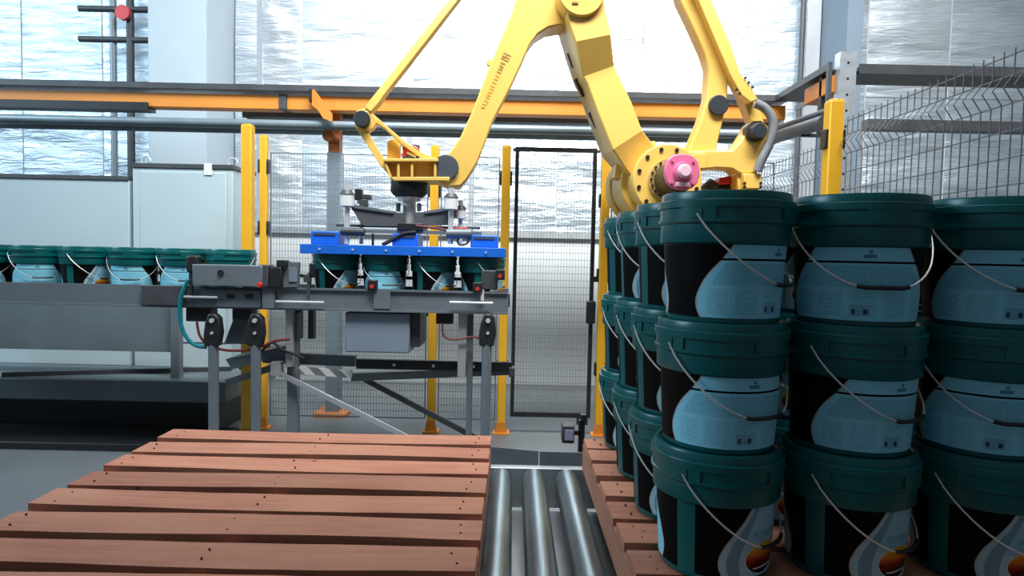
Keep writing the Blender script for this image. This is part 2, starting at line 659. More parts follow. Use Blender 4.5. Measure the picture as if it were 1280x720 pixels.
# ------------------------------------------------------------------ setting
YW = 6.6
floor = solo('floor', MB().box(-10, 9, -3.0, 7.0, -0.1, 0.0), M_FLOOR, kind='structure', org=Vector((0, 0, 0)))
wall = solo('wall_back', MB().box(-10, 9, YW, YW + 0.25, 0, 6.2), M_LOWWALL, kind='structure', org=Vector((0, YW, 0)))
ZF = atY(690, 292, YW).z          # lower edge of the foil lining
foil_px = [-330, -210, -90, 30, 130, 210, 325, 378, 512, 590, 697, 768, 802, 912, 1000, 1078, 1180, 1300, 1420, 1560]
xs = [atY(p, 190, YW).x for p in foil_px]
rows = [(ZF, 3.02), (3.02, 4.6), (4.6, 6.15)]
for i in range(len(xs) - 1):
    for (z0, z1) in rows:
        x0, x1 = xs[i] + 0.006, xs[i + 1] - 0.006
        nx, nz_ = 12, 22
        mb = MB()
        ph = [random.uniform(0, 6) for _ in range(6)]
        vs = []
        for layer in range(1):
            for j in range(nz_ + 1):
                for k in range(nx + 1):
                    fx, fz = k / nx, j / nz_
                    e = math.sin(PI * fx) ** 0.4 * math.sin(PI * fz) ** 0.4 if 0 < fx < 1 and 0 < fz < 1 else 0
                    d = 0.010 * math.sin(17 * fz + 2 * fx + ph[0]) + 0.006 * math.sin(31 * fz + 5 * fx + ph[1]) \
                        + 0.006 * math.sin(6 * fx + 3 * fz + ph[2]) + random.uniform(-0.004, 0.004)
                    vs.append((x0 + (x1 - x0) * fx, YW - 0.008 - e * (0.014 + d), z0 + (z1 - z0) * fz - (0.006 if j == nz_ else 0)))
        fs = []
        st = nx + 1
        for j in range(nz_):
            for k in range(nx):
                fs.append((j * st + k, j * st + k + 1, (j + 1) * st + k + 1, (j + 1) * st + k))
        mb.add(vs, fs)
        me = bpy.data.meshes.new('foil_sheet')
        org = Vector(((x0 + x1) / 2, YW, z0))
        me.from_pydata([tuple(p - org) for p in mb.v], [], mb.f)
        for p in me.polygons:
            p.use_smooth = True
        me.materials.append(M_FOIL)
        piece('foil_sheet', me, wall, org)
# foil tape over some seams and along the lower edge
for i in (6, 8, 9, 11, 13):
    part('seam_tape', MB().box(xs[i] - 0.03, xs[i] + 0.03, YW - 0.016, YW - 0.009, ZF, 6.1), M_TAPE, wall)
part('edge_trim', MB().box(-10, 9, YW - 0.045, YW, ZF - 0.05, ZF + 0.015), M_GALV, wall)

# left white box column, right I-column, with a cable and pipes
c0, c1 = atY(185, 100, 6.0).x, atY(258, 100, 6.0).x
col = solo('column_left', MB().box(c0, c1, 6.0, YW, 0, 6.0), M_COLUMN, kind='structure', bevel=0.008)
col['label'] = 'white box column behind the cream cabinet'
part('base_collar', MB().box(c0 - 0.02, c1 + 0.02, 5.98, YW, 0, 0.12), M_COLUMN, col)
cbx = atY(293, 60, 6.5).x
solo('wall_cable', MB().tube([(cbx, 6.50, 2.0), (cbx, 6.5, 3.3), (cbx + 0.01, 6.5, 4.2), (cbx, 6.5, 5.6)], 0.006), M_DARK,
     'thin dark cable running up beside the white column', 'cable')
r0, r1 = atY(1058, 60, 6.0).x, atY(1078, 60, 6.0).x
colr = solo('column_right', MB().box(r0, r1, 6.0, 6.04, 0, 6.0).box(r0, r0 + 0.03, 6.04, YW, 0, 6.0), M_COLUMN2, kind='structure')
for k in range(5):
    part('web_stiffener', MB().box(r0 + 0.03, r1, 6.04, YW, 0.9 + k * 1.2, 0.92 + k * 1.2), M_COLUMN2, colr)
p0, p1 = atY(1005, 60, 6.55).x, atY(1022, 60, 6.55).x
trim = solo('trim_1', MB().box(p0, p1, 6.5, YW, 0, 6.0), M_ALU, kind='structure')
dx = atY(1001, 60, 6.5).x
solo('drain_pipe', MB().cyl((dx, 6.48, 0), (dx, 6.48, 5.9), 0.026, n=14), M_DARK,
     'dark vertical drain pipe on the wall right of the robot', 'pipe')
dp = thing('wall_piping', 'dark vertical riser pipes with a red valve left of the white column', 'pipe', (atY(163, 50, 6.4).x, 6.4, 0))
xp = atY(163, 50, 6.4).x
part('riser', MB().cyl((xp, 6.4, 0), (xp, 6.4, 5.6), 0.035, n=16), M_DARK, dp)
part('riser', MB().cyl((xp - 0.18, 6.42, 0), (xp - 0.18, 6.42, 5.6), 0.03, n=16), M_PIPE, dp)
for py in (12, 50):
    zz = atY(163, py, 6.4).z
    part('branch', MB().cyl((xp - 0.5, 6.4, zz), (xp + 0.2, 6.4, zz), 0.03, n=14), M_DARK, dp)
zz = atY(163, 18, 6.36).z
part('valve_wheel', MB().cyl((xp - 0.02, 6.30, zz), (xp - 0.02, 6.34, zz), 0.07, n=18).cyl((xp - 0.02, 6.33, zz), (xp - 0.02, 6.4, zz), 0.02), M_RED, dp)

# ------------------------------------------------------------------ overhead cable way behind the cell
YT = 5.0


def hz(py, Y=YT, px=640):
    return atY(px, py, Y).z


ct_x0 = -4.6
ct_x1 = atY(984, 125, YT).x
z_tray0, z_tray1 = hz(120), hz(113)
tray = thing('cable_tray', 'dark perforated cable tray crossing above the yellow fence', 'cable tray', (0, YT, z_tray0))
part('tray_side', MB().box(ct_x0, ct_x1, YT - 0.02, YT, z_tray0, z_tray1), M_DARK, tray)
part('tray_side', MB().box(ct_x0, ct_x1, YT + 0.28, YT + 0.30, z_tray0, z_tray1), M_DARK, tray)
part('tray_floor', MB().box(ct_x0, ct_x1, YT, YT + 0.28, z_tray0, z_tray0 + 0.006), M_GALV, tray)
for k in range(18):
    xx = ct_x0 + 0.2 + k * 0.36
    if xx < ct_x1:
        part('tray_rung', MB().box(xx, xx + 0.03, YT, YT + 0.28, z_tray0 + 0.006, z_tray0 + 0.03), M_GALV, tray)
zb0, zb1 = hz(142), hz(124)
gapx = atY(351, 122, YT).x
b1 = solo('overhead_beam', MB().box(ct_x0, gapx - 0.02, YT + 0.02, YT + 0.14, zb0, zb1), M_ORANGE,
          'orange overhead beam over the cream cabinet, left of the joint', 'beam', 'orange overhead beams', bevel=0.004)
b2 = solo('overhead_beam', MB().box(gapx + 0.04, ct_x1, YT + 0.02, YT + 0.14, zb0, zb1), M_ORANGE,
          'long orange overhead beam running behind the robot arms', 'beam', 'orange overhead beams', bevel=0.004)
solo('beam_splice', MB().box(gapx - 0.02, gapx + 0.04, YT + 0.01, YT + 0.15, zb0 + 0.005, zb1 + 0.005), M_DARK,
     'dark splice plate joining the two orange overhead beams', 'splice plate')
chx = atY(284, 140, YT).x
solo('cable_channel', MB().box(chx, ct_x1 + 0.1, YT + 0.28, YT + 0.40, hz(152.5, YT + .28), hz(140, YT + .28)).box(chx, chx + 0.09, YT + 0.275, YT + 0.28, hz(154, YT + .28), hz(140, YT + .28)), M_GREY,
     'dark grey closed cable channel just below the orange beam', 'cable channel')
zs = atY(160, 132, YT).z
solo('cable_channel', MB().box(ct_x0, atY(184, 132, YT).x, YT + 0.0, YT + 0.12, zs - 0.03, zs + 0.03), M_BLACK,
     'short black cable channel under the orange beam at the far left', 'cable channel')
zp = hz(160)
solo('overhead_pipe', MB().cyl((ct_x0, YT + 0.47, zp + .04), (atY(1000, 160, YT).x, YT + 0.47, zp + .04), 0.04, n=18), M_PIPE,
     'thicker blue grey pipe behind the dark channel below the orange beam', 'pipe', 'overhead pipes')
solo('overhead_pipe', MB().cyl((ct_x0, YT + 0.05, zp), (2.0, YT + 0.05, zp), 0.035, n=18), M_PIPE,
     'blue grey pipe running below the orange beam and above the fence', 'pipe', 'overhead pipes')
# portal post that carries the cable way (with orange foot)
px0 = atY(409, 330, YT).x
tp = thing('tray_post', 'grey blue steel post with orange head and foot plate carrying the overhead beam', 'post', (px0, YT + 0.1, 0))
zj = atY(411, 186, YT).z
part('post', MB().box(px0 - 0.055, px0 + 0.055, YT + 0.16, YT + 0.27, 0.02, zj), M_PIPE, tp, bevel=0.004)
part('foot_plate', MB().box(px0 - 0.13, px0 + 0.13, YT + 0.08, YT + 0.34, 0, 0.03), M_RUST, tp)
part('post_head', MB().box(px0 - 0.045, px0 + 0.045, YT + 0.16, YT + 0.26, zj, zb0 + 0.02), M_RUST, tp, bevel=0.004)
ka, kb = atY(386, 112, YT - 0.02), atY(412, 150, YT - 0.02)
kx = px0 - 0.02
part('gusset', MB().prism([atY(p_, q_, YT - 0.03) for p_, q_ in ((388, 112), (393, 112), (403, 126), (415, 142), (415, 152), (404, 148), (397, 137), (388, 130))], (0, 0.02, 0)), M_ORANGE, tp)
part('gusset_edge', MB().prism([atY(p_, q_, YT - 0.05) for p_, q_ in ((386, 111), (389, 111), (389, 127), (386, 127))], (0, 0.02, 0)), M_BLACK, tp)
part('pipe_clip', MB().cyl((px0 - 0.03, YT + 0.10, zp - 0.07), (px0 - 0.03, YT + 0.16, zp - 0.07), 0.045, n=16), M_RUST, tp)

# the branch of the cable way coming forward on the right, its channel post and cross tray
XR = 2.02
pk = atX(1044, 75, XR)
YG = pk.y
rt = thing('cable_tray', 'dark cable tray branch sloping toward the camera at upper right', 'cable tray', (XR, (YT + YG) / 2, z_tray0))
part('tray_floor', MB().box(XR - 0.02, XR + 0.26, YG + 0.05, YT, z_tray0, z_tray0 + 0.01), M_DARK, rt)
part('tray_side', MB().box(XR - 0.03, XR - 0.02, YG + 0.05, YT + 0.3, z_tray0, z_tray1), M_DARK, rt)
part('tray_side', MB().box(XR + 0.26, XR + 0.27, YG + 0.05, YT + 0.3, z_tray0, z_tray1), M_DARK, rt)
solo('overhead_beam', MB().box(XR, XR + 0.1, YG + 0.06, YG + 0.42, zb0, zb1), M_ORANGE,
     'short orange beam stub beside the galvanised channel post', 'beam', 'orange overhead beams', bevel=0.004)
gp = thing('channel_post', 'tall perforated galvanised channel post behind the yellow corner post', 'post', (XR + 0.04, YG, 0))
zt = atY(1044, 64, YG).z
part('web', MB().box(XR + 0.04, XR + 0.13, YG, YG + 0.008, 0, zt), M_GALV, gp)
part('flange', MB().box(XR + 0.032, XR + 0.04, YG, YG + 0.07, 0, zt), M_GALV, gp)
part('flange', MB().box(XR + 0.13, XR + 0.138, YG, YG + 0.07, 0, zt), M_GALV, gp)
part('rear_strut', MB().box(XR - 0.03, XR - 0.005, YG + 0.02, YG + 0.05, 0, zt - 0.06), M_DARK, gp)
hl = MB()
for k in range(26):
    zz = 0.3 + k * 0.1
    if zz < zt:
        hl.cyl((XR + 0.085, YG - 0.0015, zz), (XR + 0.085, YG + 0.001, zz), 0.008, n=8)
part('slot_holes', hl, M_BLACK, gp, kind='stuff')
t2 = thing('cable_tray', 'dark cable tray leaving the channel post to the right edge', 'cable tray', (3.0, YG, 0))
zq = atY(1090, 85, YG).z
part('tray_side', MB().box(XR + 0.16, 5.2, YG, YG + 0.015, zq - 0.035, zq + 0.025), M_DARK, t2)
part('tray_floor', MB().box(XR + 0.16, 5.2, YG + 0.015, YG + 0.25, zq - 0.035, zq - 0.025), M_DARK, t2)
part('tray_side', MB().box(XR + 0.16, 5.2, YG + 0.25, YG + 0.265, zq - 0.035, zq + 0.025), M_DARK, t2)
solo('cable_bundle', MB().tube([(XR + 0.2, YG + 0.1, zq), (2.6, YG + 0.12, zq + 0.01), (4.0, YG + 0.1, zq), (5.2, YG + 0.12, zq)], 0.035), M_BLACK,
     'black cable bundle lying in the upper right tray', 'cable')
zq = atY(1100, 155, 5.0).z
solo('wall_rail', MB().box(atY(1085, 155, 5.0).x, 6.0, 5.0, 5.1, zq - 0.04, zq + 0.04), M_DARK,
     'dark horizontal rail behind the wire fence at far right', 'rail')
a_, b_ = atX(968, 172, XR - 0.1), atX(1032, 152, XR - 0.1)
solo('overhead_pipe', MB().cyl(a_, b_, 0.045, n=16).cyl(a_ + Vector((.02, 0, .07)), b_ + Vector((.02, 0, .07)), 0.02, n=10)
     .box((XR + .0), XR + .03, 4.3, 4.33, a_.z * .5 + b_.z * .5 - .05, z_tray0).box(XR - .12, XR + .03, 4.3, 4.33, a_.z * .5 + b_.z * .5 - .06, a_.z * .5 + b_.z * .5 - .04), M_DARK,
     'dark pipe running forward beside the robot elbow at right', 'pipe')

# ------------------------------------------------------------------ fence
YF = 4.75
ZFT = 2.13


def fence_post(px, py, Y, ztop, wdt, label, clips=(), x=None, foot=True, round_top=False):
    xx = atY(px, py, Y).x if x is None else x
    t = thing('fence_post', label, 'post', (xx, Y, 0), 'yellow fence posts')
    part('tube', MB().box(xx - wdt / 2, xx + wdt / 2, Y - wdt / 2, Y + wdt / 2, 0.012, ztop), M_FENCE_Y, t, bevel=0.006)
    part('cap', MB().box(xx - wdt / 2 + 0.004, xx + wdt / 2 - 0.004, Y - wdt / 2 + 0.004, Y + wdt / 2 - 0.004, ztop, ztop + 0.008), M_FENCE_Y, t, bevel=0.004)
    if foot:
        part('foot_plate', MB().box(xx - wdt * 0.95, xx + wdt * 0.95, Y - wdt * 0.95, Y + wdt * 0.95, 0, 0.012)
             .prism([(xx - wdt * 0.75, Y - wdt / 2 - 0.004, 0.012), (xx + wdt * 0.75, Y - wdt / 2 - 0.004, 0.012), (xx + wdt * 0.5, Y - wdt / 2 - 0.004, 0.09), (xx - wdt * 0.5, Y - wdt / 2 - 0.004, 0.09)], (0, 0.004, 0)), M_ORANGE, t)
    for z in clips:
        part('clip', MB().box(xx - wdt * 0.72, xx - wdt * 0.5, Y - 0.03, Y + 0.03, z - 0.05, z + 0.05), M_BLACK, t, bevel=0.004)
        part('clip', MB().box(xx + wdt * 0.5, xx + wdt * 0.72, Y - 0.03, Y + 0.03, z - 0.05, z + 0.05), M_BLACK, t, bevel=0.004)
    return xx


def wire_panel(name, label, x0, x1, Y, z0, z1, sv=0.0215, sh=0.051, frame=False, wr=0.0016):
    t = thing(name, label, 'fence', ((x0 + x1) / 2, Y, z0), 'wire mesh fence panels')
    mb = MB()
    n = max(2, round((x1 - x0) / sv))
    for k in range(n + 1):
        x = x0 + (x1 - x0) * k / n
        mb.cyl((x, Y, z0), (x, Y, z1), wr * 0.85, n=4, caps=False)
    n = max(2, round((z1 - z0) / sh))
    for k in range(n + 1):
        z = z0 + (z1 - z0) * k / n
        mb.cyl((x0, Y + 0.003, z), (x1, Y + 0.003, z), wr * 1.15, n=4, caps=False)
    part('wire_mesh', mb, M_MESH, t, kind='stuff', smooth=0)
    fr = MB().bar((x0, Y, z0), (x0, Y, z1), 0.008, 0.008).bar((x1, Y, z0), (x1, Y, z1), 0.008, 0.008) \
        .bar((x0, Y, z0), (x1, Y, z0), 0.008, 0.008).bar((x0, Y, z1), (x1, Y, z1), 0.008, 0.008)
    part('edge_frame', fr, M_MESH, t)
    return t


z310 = atY(312, 159, 4.5).z
xA = fence_post(310, 350, 4.45, z310, 0.072, 'tall yellow post rising behind the queue of pails', (0.55,))
xB = fence_post(330, 330, 4.75, ZFT + 0.04, 0.052, 'slim yellow post with black clips right of the tallest yellow post', (1.95, 1.50, 0.6))
xC = fence_post(541, 400, YF, ZFT - 0.01, 0.062, 'yellow fence post standing behind the gripper and pail conveyor', (1.8, 0.92, 0.48))
xD = fence_post(629, 400, YF, ZFT, 0.064, 'yellow fence post on the left side of the wire gate', (1.9, 1.0, 0.5))
xE = fence_post(752, 400, YF, ZFT, 0.064, 'yellow fence post on the right side of the wire gate', (1.75, 1.2, 0.5))
wire_panel('wire_fence', 'wide wire mesh panel behind the gripper and conveyor', xB + 0.05, xC - 0.05, YF, 0.10, ZFT - 0.08)
wire_panel('wire_fence', 'narrow wire mesh panel just left of the wire gate', xC + 0.05, xD - 0.05, YF, 0.10, ZFT - 0.08)
XS = 1.66
wire_panel('wire_fence', 'wire mesh panel behind the yellow robot body', xE + 0.05, XS + 0.25, YF, 0.10, ZFT - 0.08)
# gate
gx0, gx1 = atY(641, 350, YF).x, atY(742, 350, YF).x
gz0, gz1 = atY(690, 521, YF).z, atY(690, 185, YF).z
gate = thing('fence_gate', 'black framed wire mesh gate between two yellow posts', 'gate', ((gx0 + gx1) / 2, YF, gz0))
fw = 0.028
part('frame_bar', MB().box(gx0, gx0 + fw, YF - 0.02, YF + 0.02, gz0, gz1), M_BLACK, gate)
part('frame_bar', MB().box(gx1 - fw, gx1, YF - 0.02, YF + 0.02, gz0, gz1), M_BLACK, gate)
part('frame_bar', MB().box(gx0 + fw, gx1 - fw, YF - 0.02, YF + 0.02, gz0, gz0 + 0.035), M_BLACK, gate)
part('frame_bar', MB().box(gx0 + fw, gx1 - fw, YF - 0.02, YF + 0.02, gz1 - fw, gz1), M_BLACK, gate)
mb = MB()
n = round((gx1 - gx0 - 2 * fw) / 0.0215)
for k in range(1, n):
    x = gx0 + fw + (gx1 - gx0 - 2 * fw) * k / n
    mb.cyl((x, YF, gz0 + 0.03), (x, YF, gz1 - fw), 0.0014, n=4, caps=False)
n = round((gz1 - gz0) / 0.051)
for k in range(1, n):
    z = gz0 + (gz1 - gz0) * k / n
    mb.cyl((gx0 + fw, YF + 0.003, z), (gx1 - fw, YF + 0.003, z), 0.0019, n=4, caps=False)
part('wire_mesh', mb, M_MESH, gate, kind='stuff', smooth=0)
h0, h1 = atY(732, 404, YF - 0.03), atY(744, 376, YF - 0.03)
part('latch_box', MB().box(h0.x, h1.x, YF - 0.07, YF - 0.02, h0.z, h1.z), M_BLACK, gate, bevel=0.008)
part('hinge', MB().box(gx1, xE - 0.047, YF - 0.015, YF + 0.015, 1.15, 1.19).box(gx1, xE - 0.047, YF - 0.015, YF + 0.015, 0.95, 0.99), M_BLACK, gate)
part('header_bar', MB().box(xD + 0.047, xE - 0.047, YF - 0.012, YF + 0.012, ZFT - 0.03, ZFT - 0.01), M_DARK, gate)
part('drop_bolt', MB().box(gx1 - 0.10, gx1 - 0.02, YF - 0.03, YF + 0.01, gz0 - 0.05, gz0), M_BLACK, gate)
# right side fence, running in depth
yP = XS * 800 / 388
xF = fence_post(1030, 200, yP, atY(1030, 127, yP).z, 0.075, 'yellow corner post at right beside the galvanised channel', (1.98,), x=XS + 0.02)


def side_panel(label, y0, y1, z0, z1):
    t = thing('wire_fence', label, 'fence', (XS + 0.07, (y0 + y1) / 2, z0), 'wire mesh fence panels')
    xw = XS + 0.07
    mb = MB()
    n = round((y1 - y0) / 0.05)
    folds = [z1 - 0.14, z1 - 0.62, z1 - 1.1, z1 - 1.58]
    for k in range(n + 1):
        y = y0 + (y1 - y0) * k / n
        pts = [(xw, y, z0)]
        for fz in reversed(folds):
            pts += [(xw, y, fz - 0.05), (xw - 0.035, y, fz), (xw, y, fz + 0.05)]
        pts.append((xw, y, z1))
        mb.tube(pts, 0.0024, n=4, closed_ends=False)
    zl = [z0 + 0.02, z1 - 0.02]
    for fz in folds:
        zl += [fz - 0.05, fz + 0.05]
        zl += [fz - 0.05 - 0.19, fz - 0.05 - 0.095, fz - 0.05 - 0.285]
    for z in zl:
        if z > z0:
            mb.cyl((xw + 0.003, y0, z), (xw + 0.003, y1, z), 0.003, n=4, caps=False)
    part('wire_mesh', mb, M_MESH, t, kind='stuff', smooth=0)


side_panel('folded wire fence panel at right, nearer than the yellow corner post', 1.2, yP - 0.05, 0.08, 2.09)
side_panel('folded wire fence panel at right behind the robot base', yP + 0.05, YF - 0.08, 0.08, 2.0)

# ------------------------------------------------------------------ cream cabinet and machine plinth at left
YC0 = 5.0
k0, k1 = atY(166, 260, YC0), atY(291, 260, YC0)
ktop = atY(230, 207, YC0).z
kb_ = 0.40
cab = thing('machine_cabinet', 'large cream machine cabinet with a dark top rail behind the queued pails', 'cabinet', ((k0.x + k1.x) / 2, YC0 + 0.25, kb_))
part('body', MB().box(k0.x, k1.x, YC0, YC0 + 0.42, kb_, ktop - 0.02), M_CABINET, cab, bevel=0.006)
part('top_rail', MB().box(k0.x - 0.005, k1.x + 0.01, YC0 - 0.01, YC0 + 0.43, ktop - 0.02, ktop + 0.012), M_DARK, cab)
for px in (178, 288):
    xx = atY(px, 200, YC0).x
    ring = [(xx + 0.035 * math.cos(t), YC0 + 0.05, ktop + 0.035 + 0.035 * math.sin(t)) for t in [2 * PI * i / 16 for i in range(17)]]
    part('lifting_eye', MB().tube(ring, 0.007, n=6), M_STEEL, cab)
xx = atY(261, 210, YC0).x
part('rail_clip', MB().box(xx - 0.03, xx + 0.03, YC0 - 0.016, YC0, ktop - 0.07, ktop + 0.02), M_WHITEPL, cab)
part('door_panel', MB().box(k0.x + 0.06, k1.x - 0.05, YC0 - 0.008, YC0, kb_ + 0.2, ktop - 0.05), M_CABINET, cab, bevel=0.004)
cab2 = thing('machine_cabinet', 'lower cream cabinet at the far left beside the large cream cabinet', 'cabinet', (k0.x - 0.85, YC0 + 0.25, kb_))
part('body', MB().box(k0.x - 1.5, k0.x - 0.04, YC0 + 0.02, YC0 + 0.42, kb_, ktop - 0.12), M_CABINET, cab2, bevel=0.006)
part('top_rail', MB().box(k0.x - 1.5, k0.x - 0.04, YC0 + 0.01, YC0 + 0.43, ktop - 0.12, ktop - 0.09), M_DARK, cab2)
pr = atY(281, 495, 4.45).x
pl = thing('machine_plinth', 'low grey machine plinth with dark recess under the cream cabinet', 'plinth', (-2.9, 4.9, 0))
part('top_slab', MB().box(-4.6, pr, 4.45, 5.45, 0.25, 0.40), M_PLINTH, pl, bevel=0.01)
part('recess_base', MB().box(-4.6, pr - 0.12, 4.6, 5.4, 0.0, 0.25), M_BLACK, pl)
solo('floor_bar', MB().bar((-3.6, 4.50, 0.417), (pr - 0.15, 4.9, 0.417), 0.03, 0.03), M_DARK,
     'dark bar lying across the top of the grey machine plinth', 'bar')
sx0, sx1 = atY(172, 420, 4.6).x, atY(222, 420, 4.6).x
solo('floor_shade_slab', MB().box(-4.6, pr + 0.05, 4.12, 4.58, 0.0, 0.05), M_BLACK,  # black slab added to stand in for the shadow on the floor
     'low black slab added as shadow on the floor in front of the machine plinth', 'shadow slab', bevel=0.006)
lb = thing('guard_panel', 'grey guard panel with upright leg under the conveyor at far left', 'guard', ((sx0 + sx1) / 2, 4.62, 0.4))
part('panel', MB().box(-4.2, sx1, 4.62, 4.66, 0.58, 1.0), M_PLINTH, lb)
part('leg', MB().box(sx1 - 0.03, sx1 + 0.03, 4.56, 4.62, 0.40, 1.0), M_GREY, lb)

# ------------------------------------------------------------------ pails
PAIL_H = 0.285


def build_pail_meshes():
    R = {}
    b = MB().lathe([(0.0, 0.004), (0.112, 0.004), (0.115, 0.0), (0.120, 0.0), (0.124, 0.005), (0.1245, 0.013), (0.1245, 0.0135),
                    (0.134, 0.174), (0.134, 0.176)], 40)
    R['body'] = mesh_from('body', b, M_TEAL)
    c = MB().lathe([(0.1335, 0.174), (0.1430, 0.177), (0.1440, 0.180), (0.1440, 0.2165), (0.1485, 0.2195), (0.1500, 0.2215), (0.1500, 0.2275),
                    (0.1465, 0.229), (0.1465, 0.252), (0.14, 0.252)], 40)
    for k in range(4):
        t0 = math.radians(90 * k - 15)
        t1 = math.radians(90 * k + 15)
        arc = MB().lathe([(0.145, 0.226), (0.1502, 0.226), (0.1502, 0.253), (0.145, 0.253)], 5, a0=t0, a1=t1)
        c.add(arc.v, arc.f)
        for t in (t0, t1):
            d = Vector((math.sin(t), -math.cos(t), 0))
            c.add([d * 0.145 + Vector((0, 0, 0.226)), d * 0.1502 + Vector((0, 0, 0.226)), d * 0.1502 + Vector((0, 0, 0.253)), d * 0.145 + Vector((0, 0, 0.253))], [(0, 1, 2, 3)])
    for s in (0, PI):
        d = Vector((math.sin(s), -math.cos(s), 0))
        c.bar(d * 0.148 + Vector((0, 0, 0.230)), d * 0.148 + Vector((0, 0, 0.250)), 0.020, 0.008, up=d)
    R['collar'] = mesh_from('collar', c, M_TEAL)
    l = MB().lathe([(0.145, 0.252), (0.1502, 0.2525), (0.1510, 0.2535), (0.1510, 0.268), (0.1500, 0.2695), (0.1440, 0.2705),
                    (0.1435, 0.284), (0.1415, 0.288), (0.133, 0.289), (0.130, 0.284), (0.129, 0.2835), (0.0, 0.2835)], 40)
    R['lid'] = mesh_from('lid', l, M_TEAL, smooth=28)
    # printed wrap with uv
    n, m = 64, 3
    a0, a1 = math.radians(10), math.radians(350)
    vs, fs, uvs = [], [], []
    for j in range(m + 1):
        fz = j / m
        z = 0.015 + 0.158 * fz
        r = 0.1245 + 0.0095 * (z - 0.0135) / 0.1605 + 0.0012
        for i in range(n + 1):
            t = a0 + (a1 - a0) * i / n
            vs.append((r * math.sin(t), -r * math.cos(t), z))
            uvs.append((math.degrees(t) / 360, fz))
    for j in range(m):
        for i in range(n):
            fs.append((j * (n + 1) + i, j * (n + 1) + i + 1, (j + 1) * (n + 1) + i + 1, (j + 1) * (n + 1) + i))
    me = bpy.data.meshes.new('printed_wrap')
    me.from_pydata(vs, [], fs)
    ul = me.uv_layers.new(name='UVMap')
    for lp in me.loops:
        ul.data[lp.index].uv = uvs[lp.vertex_index]
    for p in me.polygons:
        p.use_smooth = True
    me.materials.append(M_LABEL)
    R['printed_wrap'] = me
    # bail wire hanging over the side a in (0,180); mirrored copy turned 180 deg for the other side
    for key, sgn in (('wireA', 1), ('wireB', -1)):
        pts = []
        N = 26
        for i in range(N + 1):
            t = PI * i / N
            s = max(0.0, math.sin(t))
            drop = 0.150 * min(1.0, (s ** 0.85) * 1.04)
            r = 0.1515 - 0.0035 * min(1.0, 2.2 * s)
            a = sgn * t
            pts.append((r * math.sin(a), -r * math.cos(a), 0.238 - drop))
        e0 = Vector(pts[0])
        pts = [(0, -0.144, 0.238)] + pts + [(0, 0.144, 0.238)]
        R[key] = mesh_from('bail_wire', MB().tube(pts, 0.0023, n=6), M_WIRE)
        gpts = [p for p in pts[11:18]]
        R[key + 'grip'] = mesh_from('bail_grip', MB().tube(gpts, 0.0048, n=8), M_BLACK)
    return R


PM = build_pail_meshes()


def pail(loc, rz, side, label, group):
    t = thing('pail', label, 'pail', loc, group, rz)
    for nm in ('body', 'collar', 'lid', 'printed_wrap'):
        o = bpy.data.objects.new(nm, PM[nm])
        COL.objects.link(o)
        o.parent = t
    o = bpy.data.objects.new('bail_wire', PM['wire' + side])
    COL.objects.link(o)
    o.parent = t
    g = bpy.data.objects.new('bail_grip', PM['wire' + side + 'grip'])
    COL.objects.link(g)
    g.parent = o
    return t


ZP = 0.62          # top of the pallet boards
CX0, CSTEP, RY0, RSTEP = 0.490, 0.3085, 1.49, 0.3085
rowname = ['front row', 'second row', 'third row', 'back row']
colname = ['first stack from the rollers', 'second stack from the rollers', 'third stack from the rollers']
tier = ['bottom', 'middle', 'top']
psi = {  # (col,row,layer): (strip angle seen by the camera, bail side)
    (0, 0, 2): (158, 'B'), (1, 0, 2): (112, 'B'), (2, 0, 2): (130, 'B'),
    (0, 0, 1): (134, 'B'), (1, 0, 1): (148, 'B'), (2, 0, 1): (120, 'B'),
    (0, 0, 0): (-27, 'A'), (1, 0, 0): (-26, 'A'), (2, 0, 0): (-30, 'A'),
}
for L_ in range(3):
    for c in range(3):
        for r in range(4):
            if c > 0 and r > 1:
                continue
            x, y = CX0 + c * CSTEP, RY0 + r * RSTEP
            face = math.degrees(math.atan2(-x, y))
            if (c, r, L_) in psi:
                p, sd = psi[(c, r, L_)]
            else:
                p, sd = random.choice([(-70, 'A'), (-58, 'A'), (-64, 'A'), (-76, 'A')])
                if L_ == 2 and c == 0 and r == 1:
                    p, sd = -62, 'A'
            what = {0: 'its round sunset picture showing', 1: 'its pale text panel showing', 2: 'its pale text panel showing'}[L_] if r == 0 and c < 2 else ''
            lab = 'teal pail, %s tier, %s, %s' % (tier[L_], rowname[r], colname[c])
            if what:
                lab += ', ' + what.replace('its ', '')
            pail((x, y, ZP + 0.001 + L_ * PAIL_H), math.radians(p + face), sd, lab, 'teal pails stacked on the right pallet')

YCV = 4.07
ZB = 1.045
gl = ['leftmost pail under the blue gripper bar, on the conveyor', 'second pail from left under the blue gripper bar, pale panel facing out',
      'third pail from left under the blue gripper bar', 'rightmost pail under the blue gripper bar, beside the red sensor']
for k in range(4):
    x = -1.118 + k * 0.3085
    p, sd = [(-42, 'A'), (104, 'B'), (-40, 'A'), (-10, 'A')][k]
    pail((x, YCV, ZB + 0.001), math.radians(p + math.degrees(math.atan2(-x, YCV))), sd, gl[k], 'teal pails under the gripper')
ql = ['teal pail queued on the conveyor nearest the tall yellow post', 'teal pail queued second from the tall yellow post',
      'teal pail queued third from the tall yellow post', 'teal pail queued fourth from the tall yellow post',
      'teal pail queued fifth from the tall yellow post', 'teal pail queued sixth from the tall yellow post']
for k in range(6):
    x = -1.785 - k * 0.3085
    p, sd = [(60, 'B'), (100, 'B'), (80, 'B'), (-40, 'A'), (100, 'B'), (70, 'B')][k]
    pail((x, YCV, ZB + 0.001), math.radians(p + math.degrees(math.atan2(-x, YCV))), sd, ql[k], 'teal pails queued on the conveyor')

# ------------------------------------------------------------------ pallets


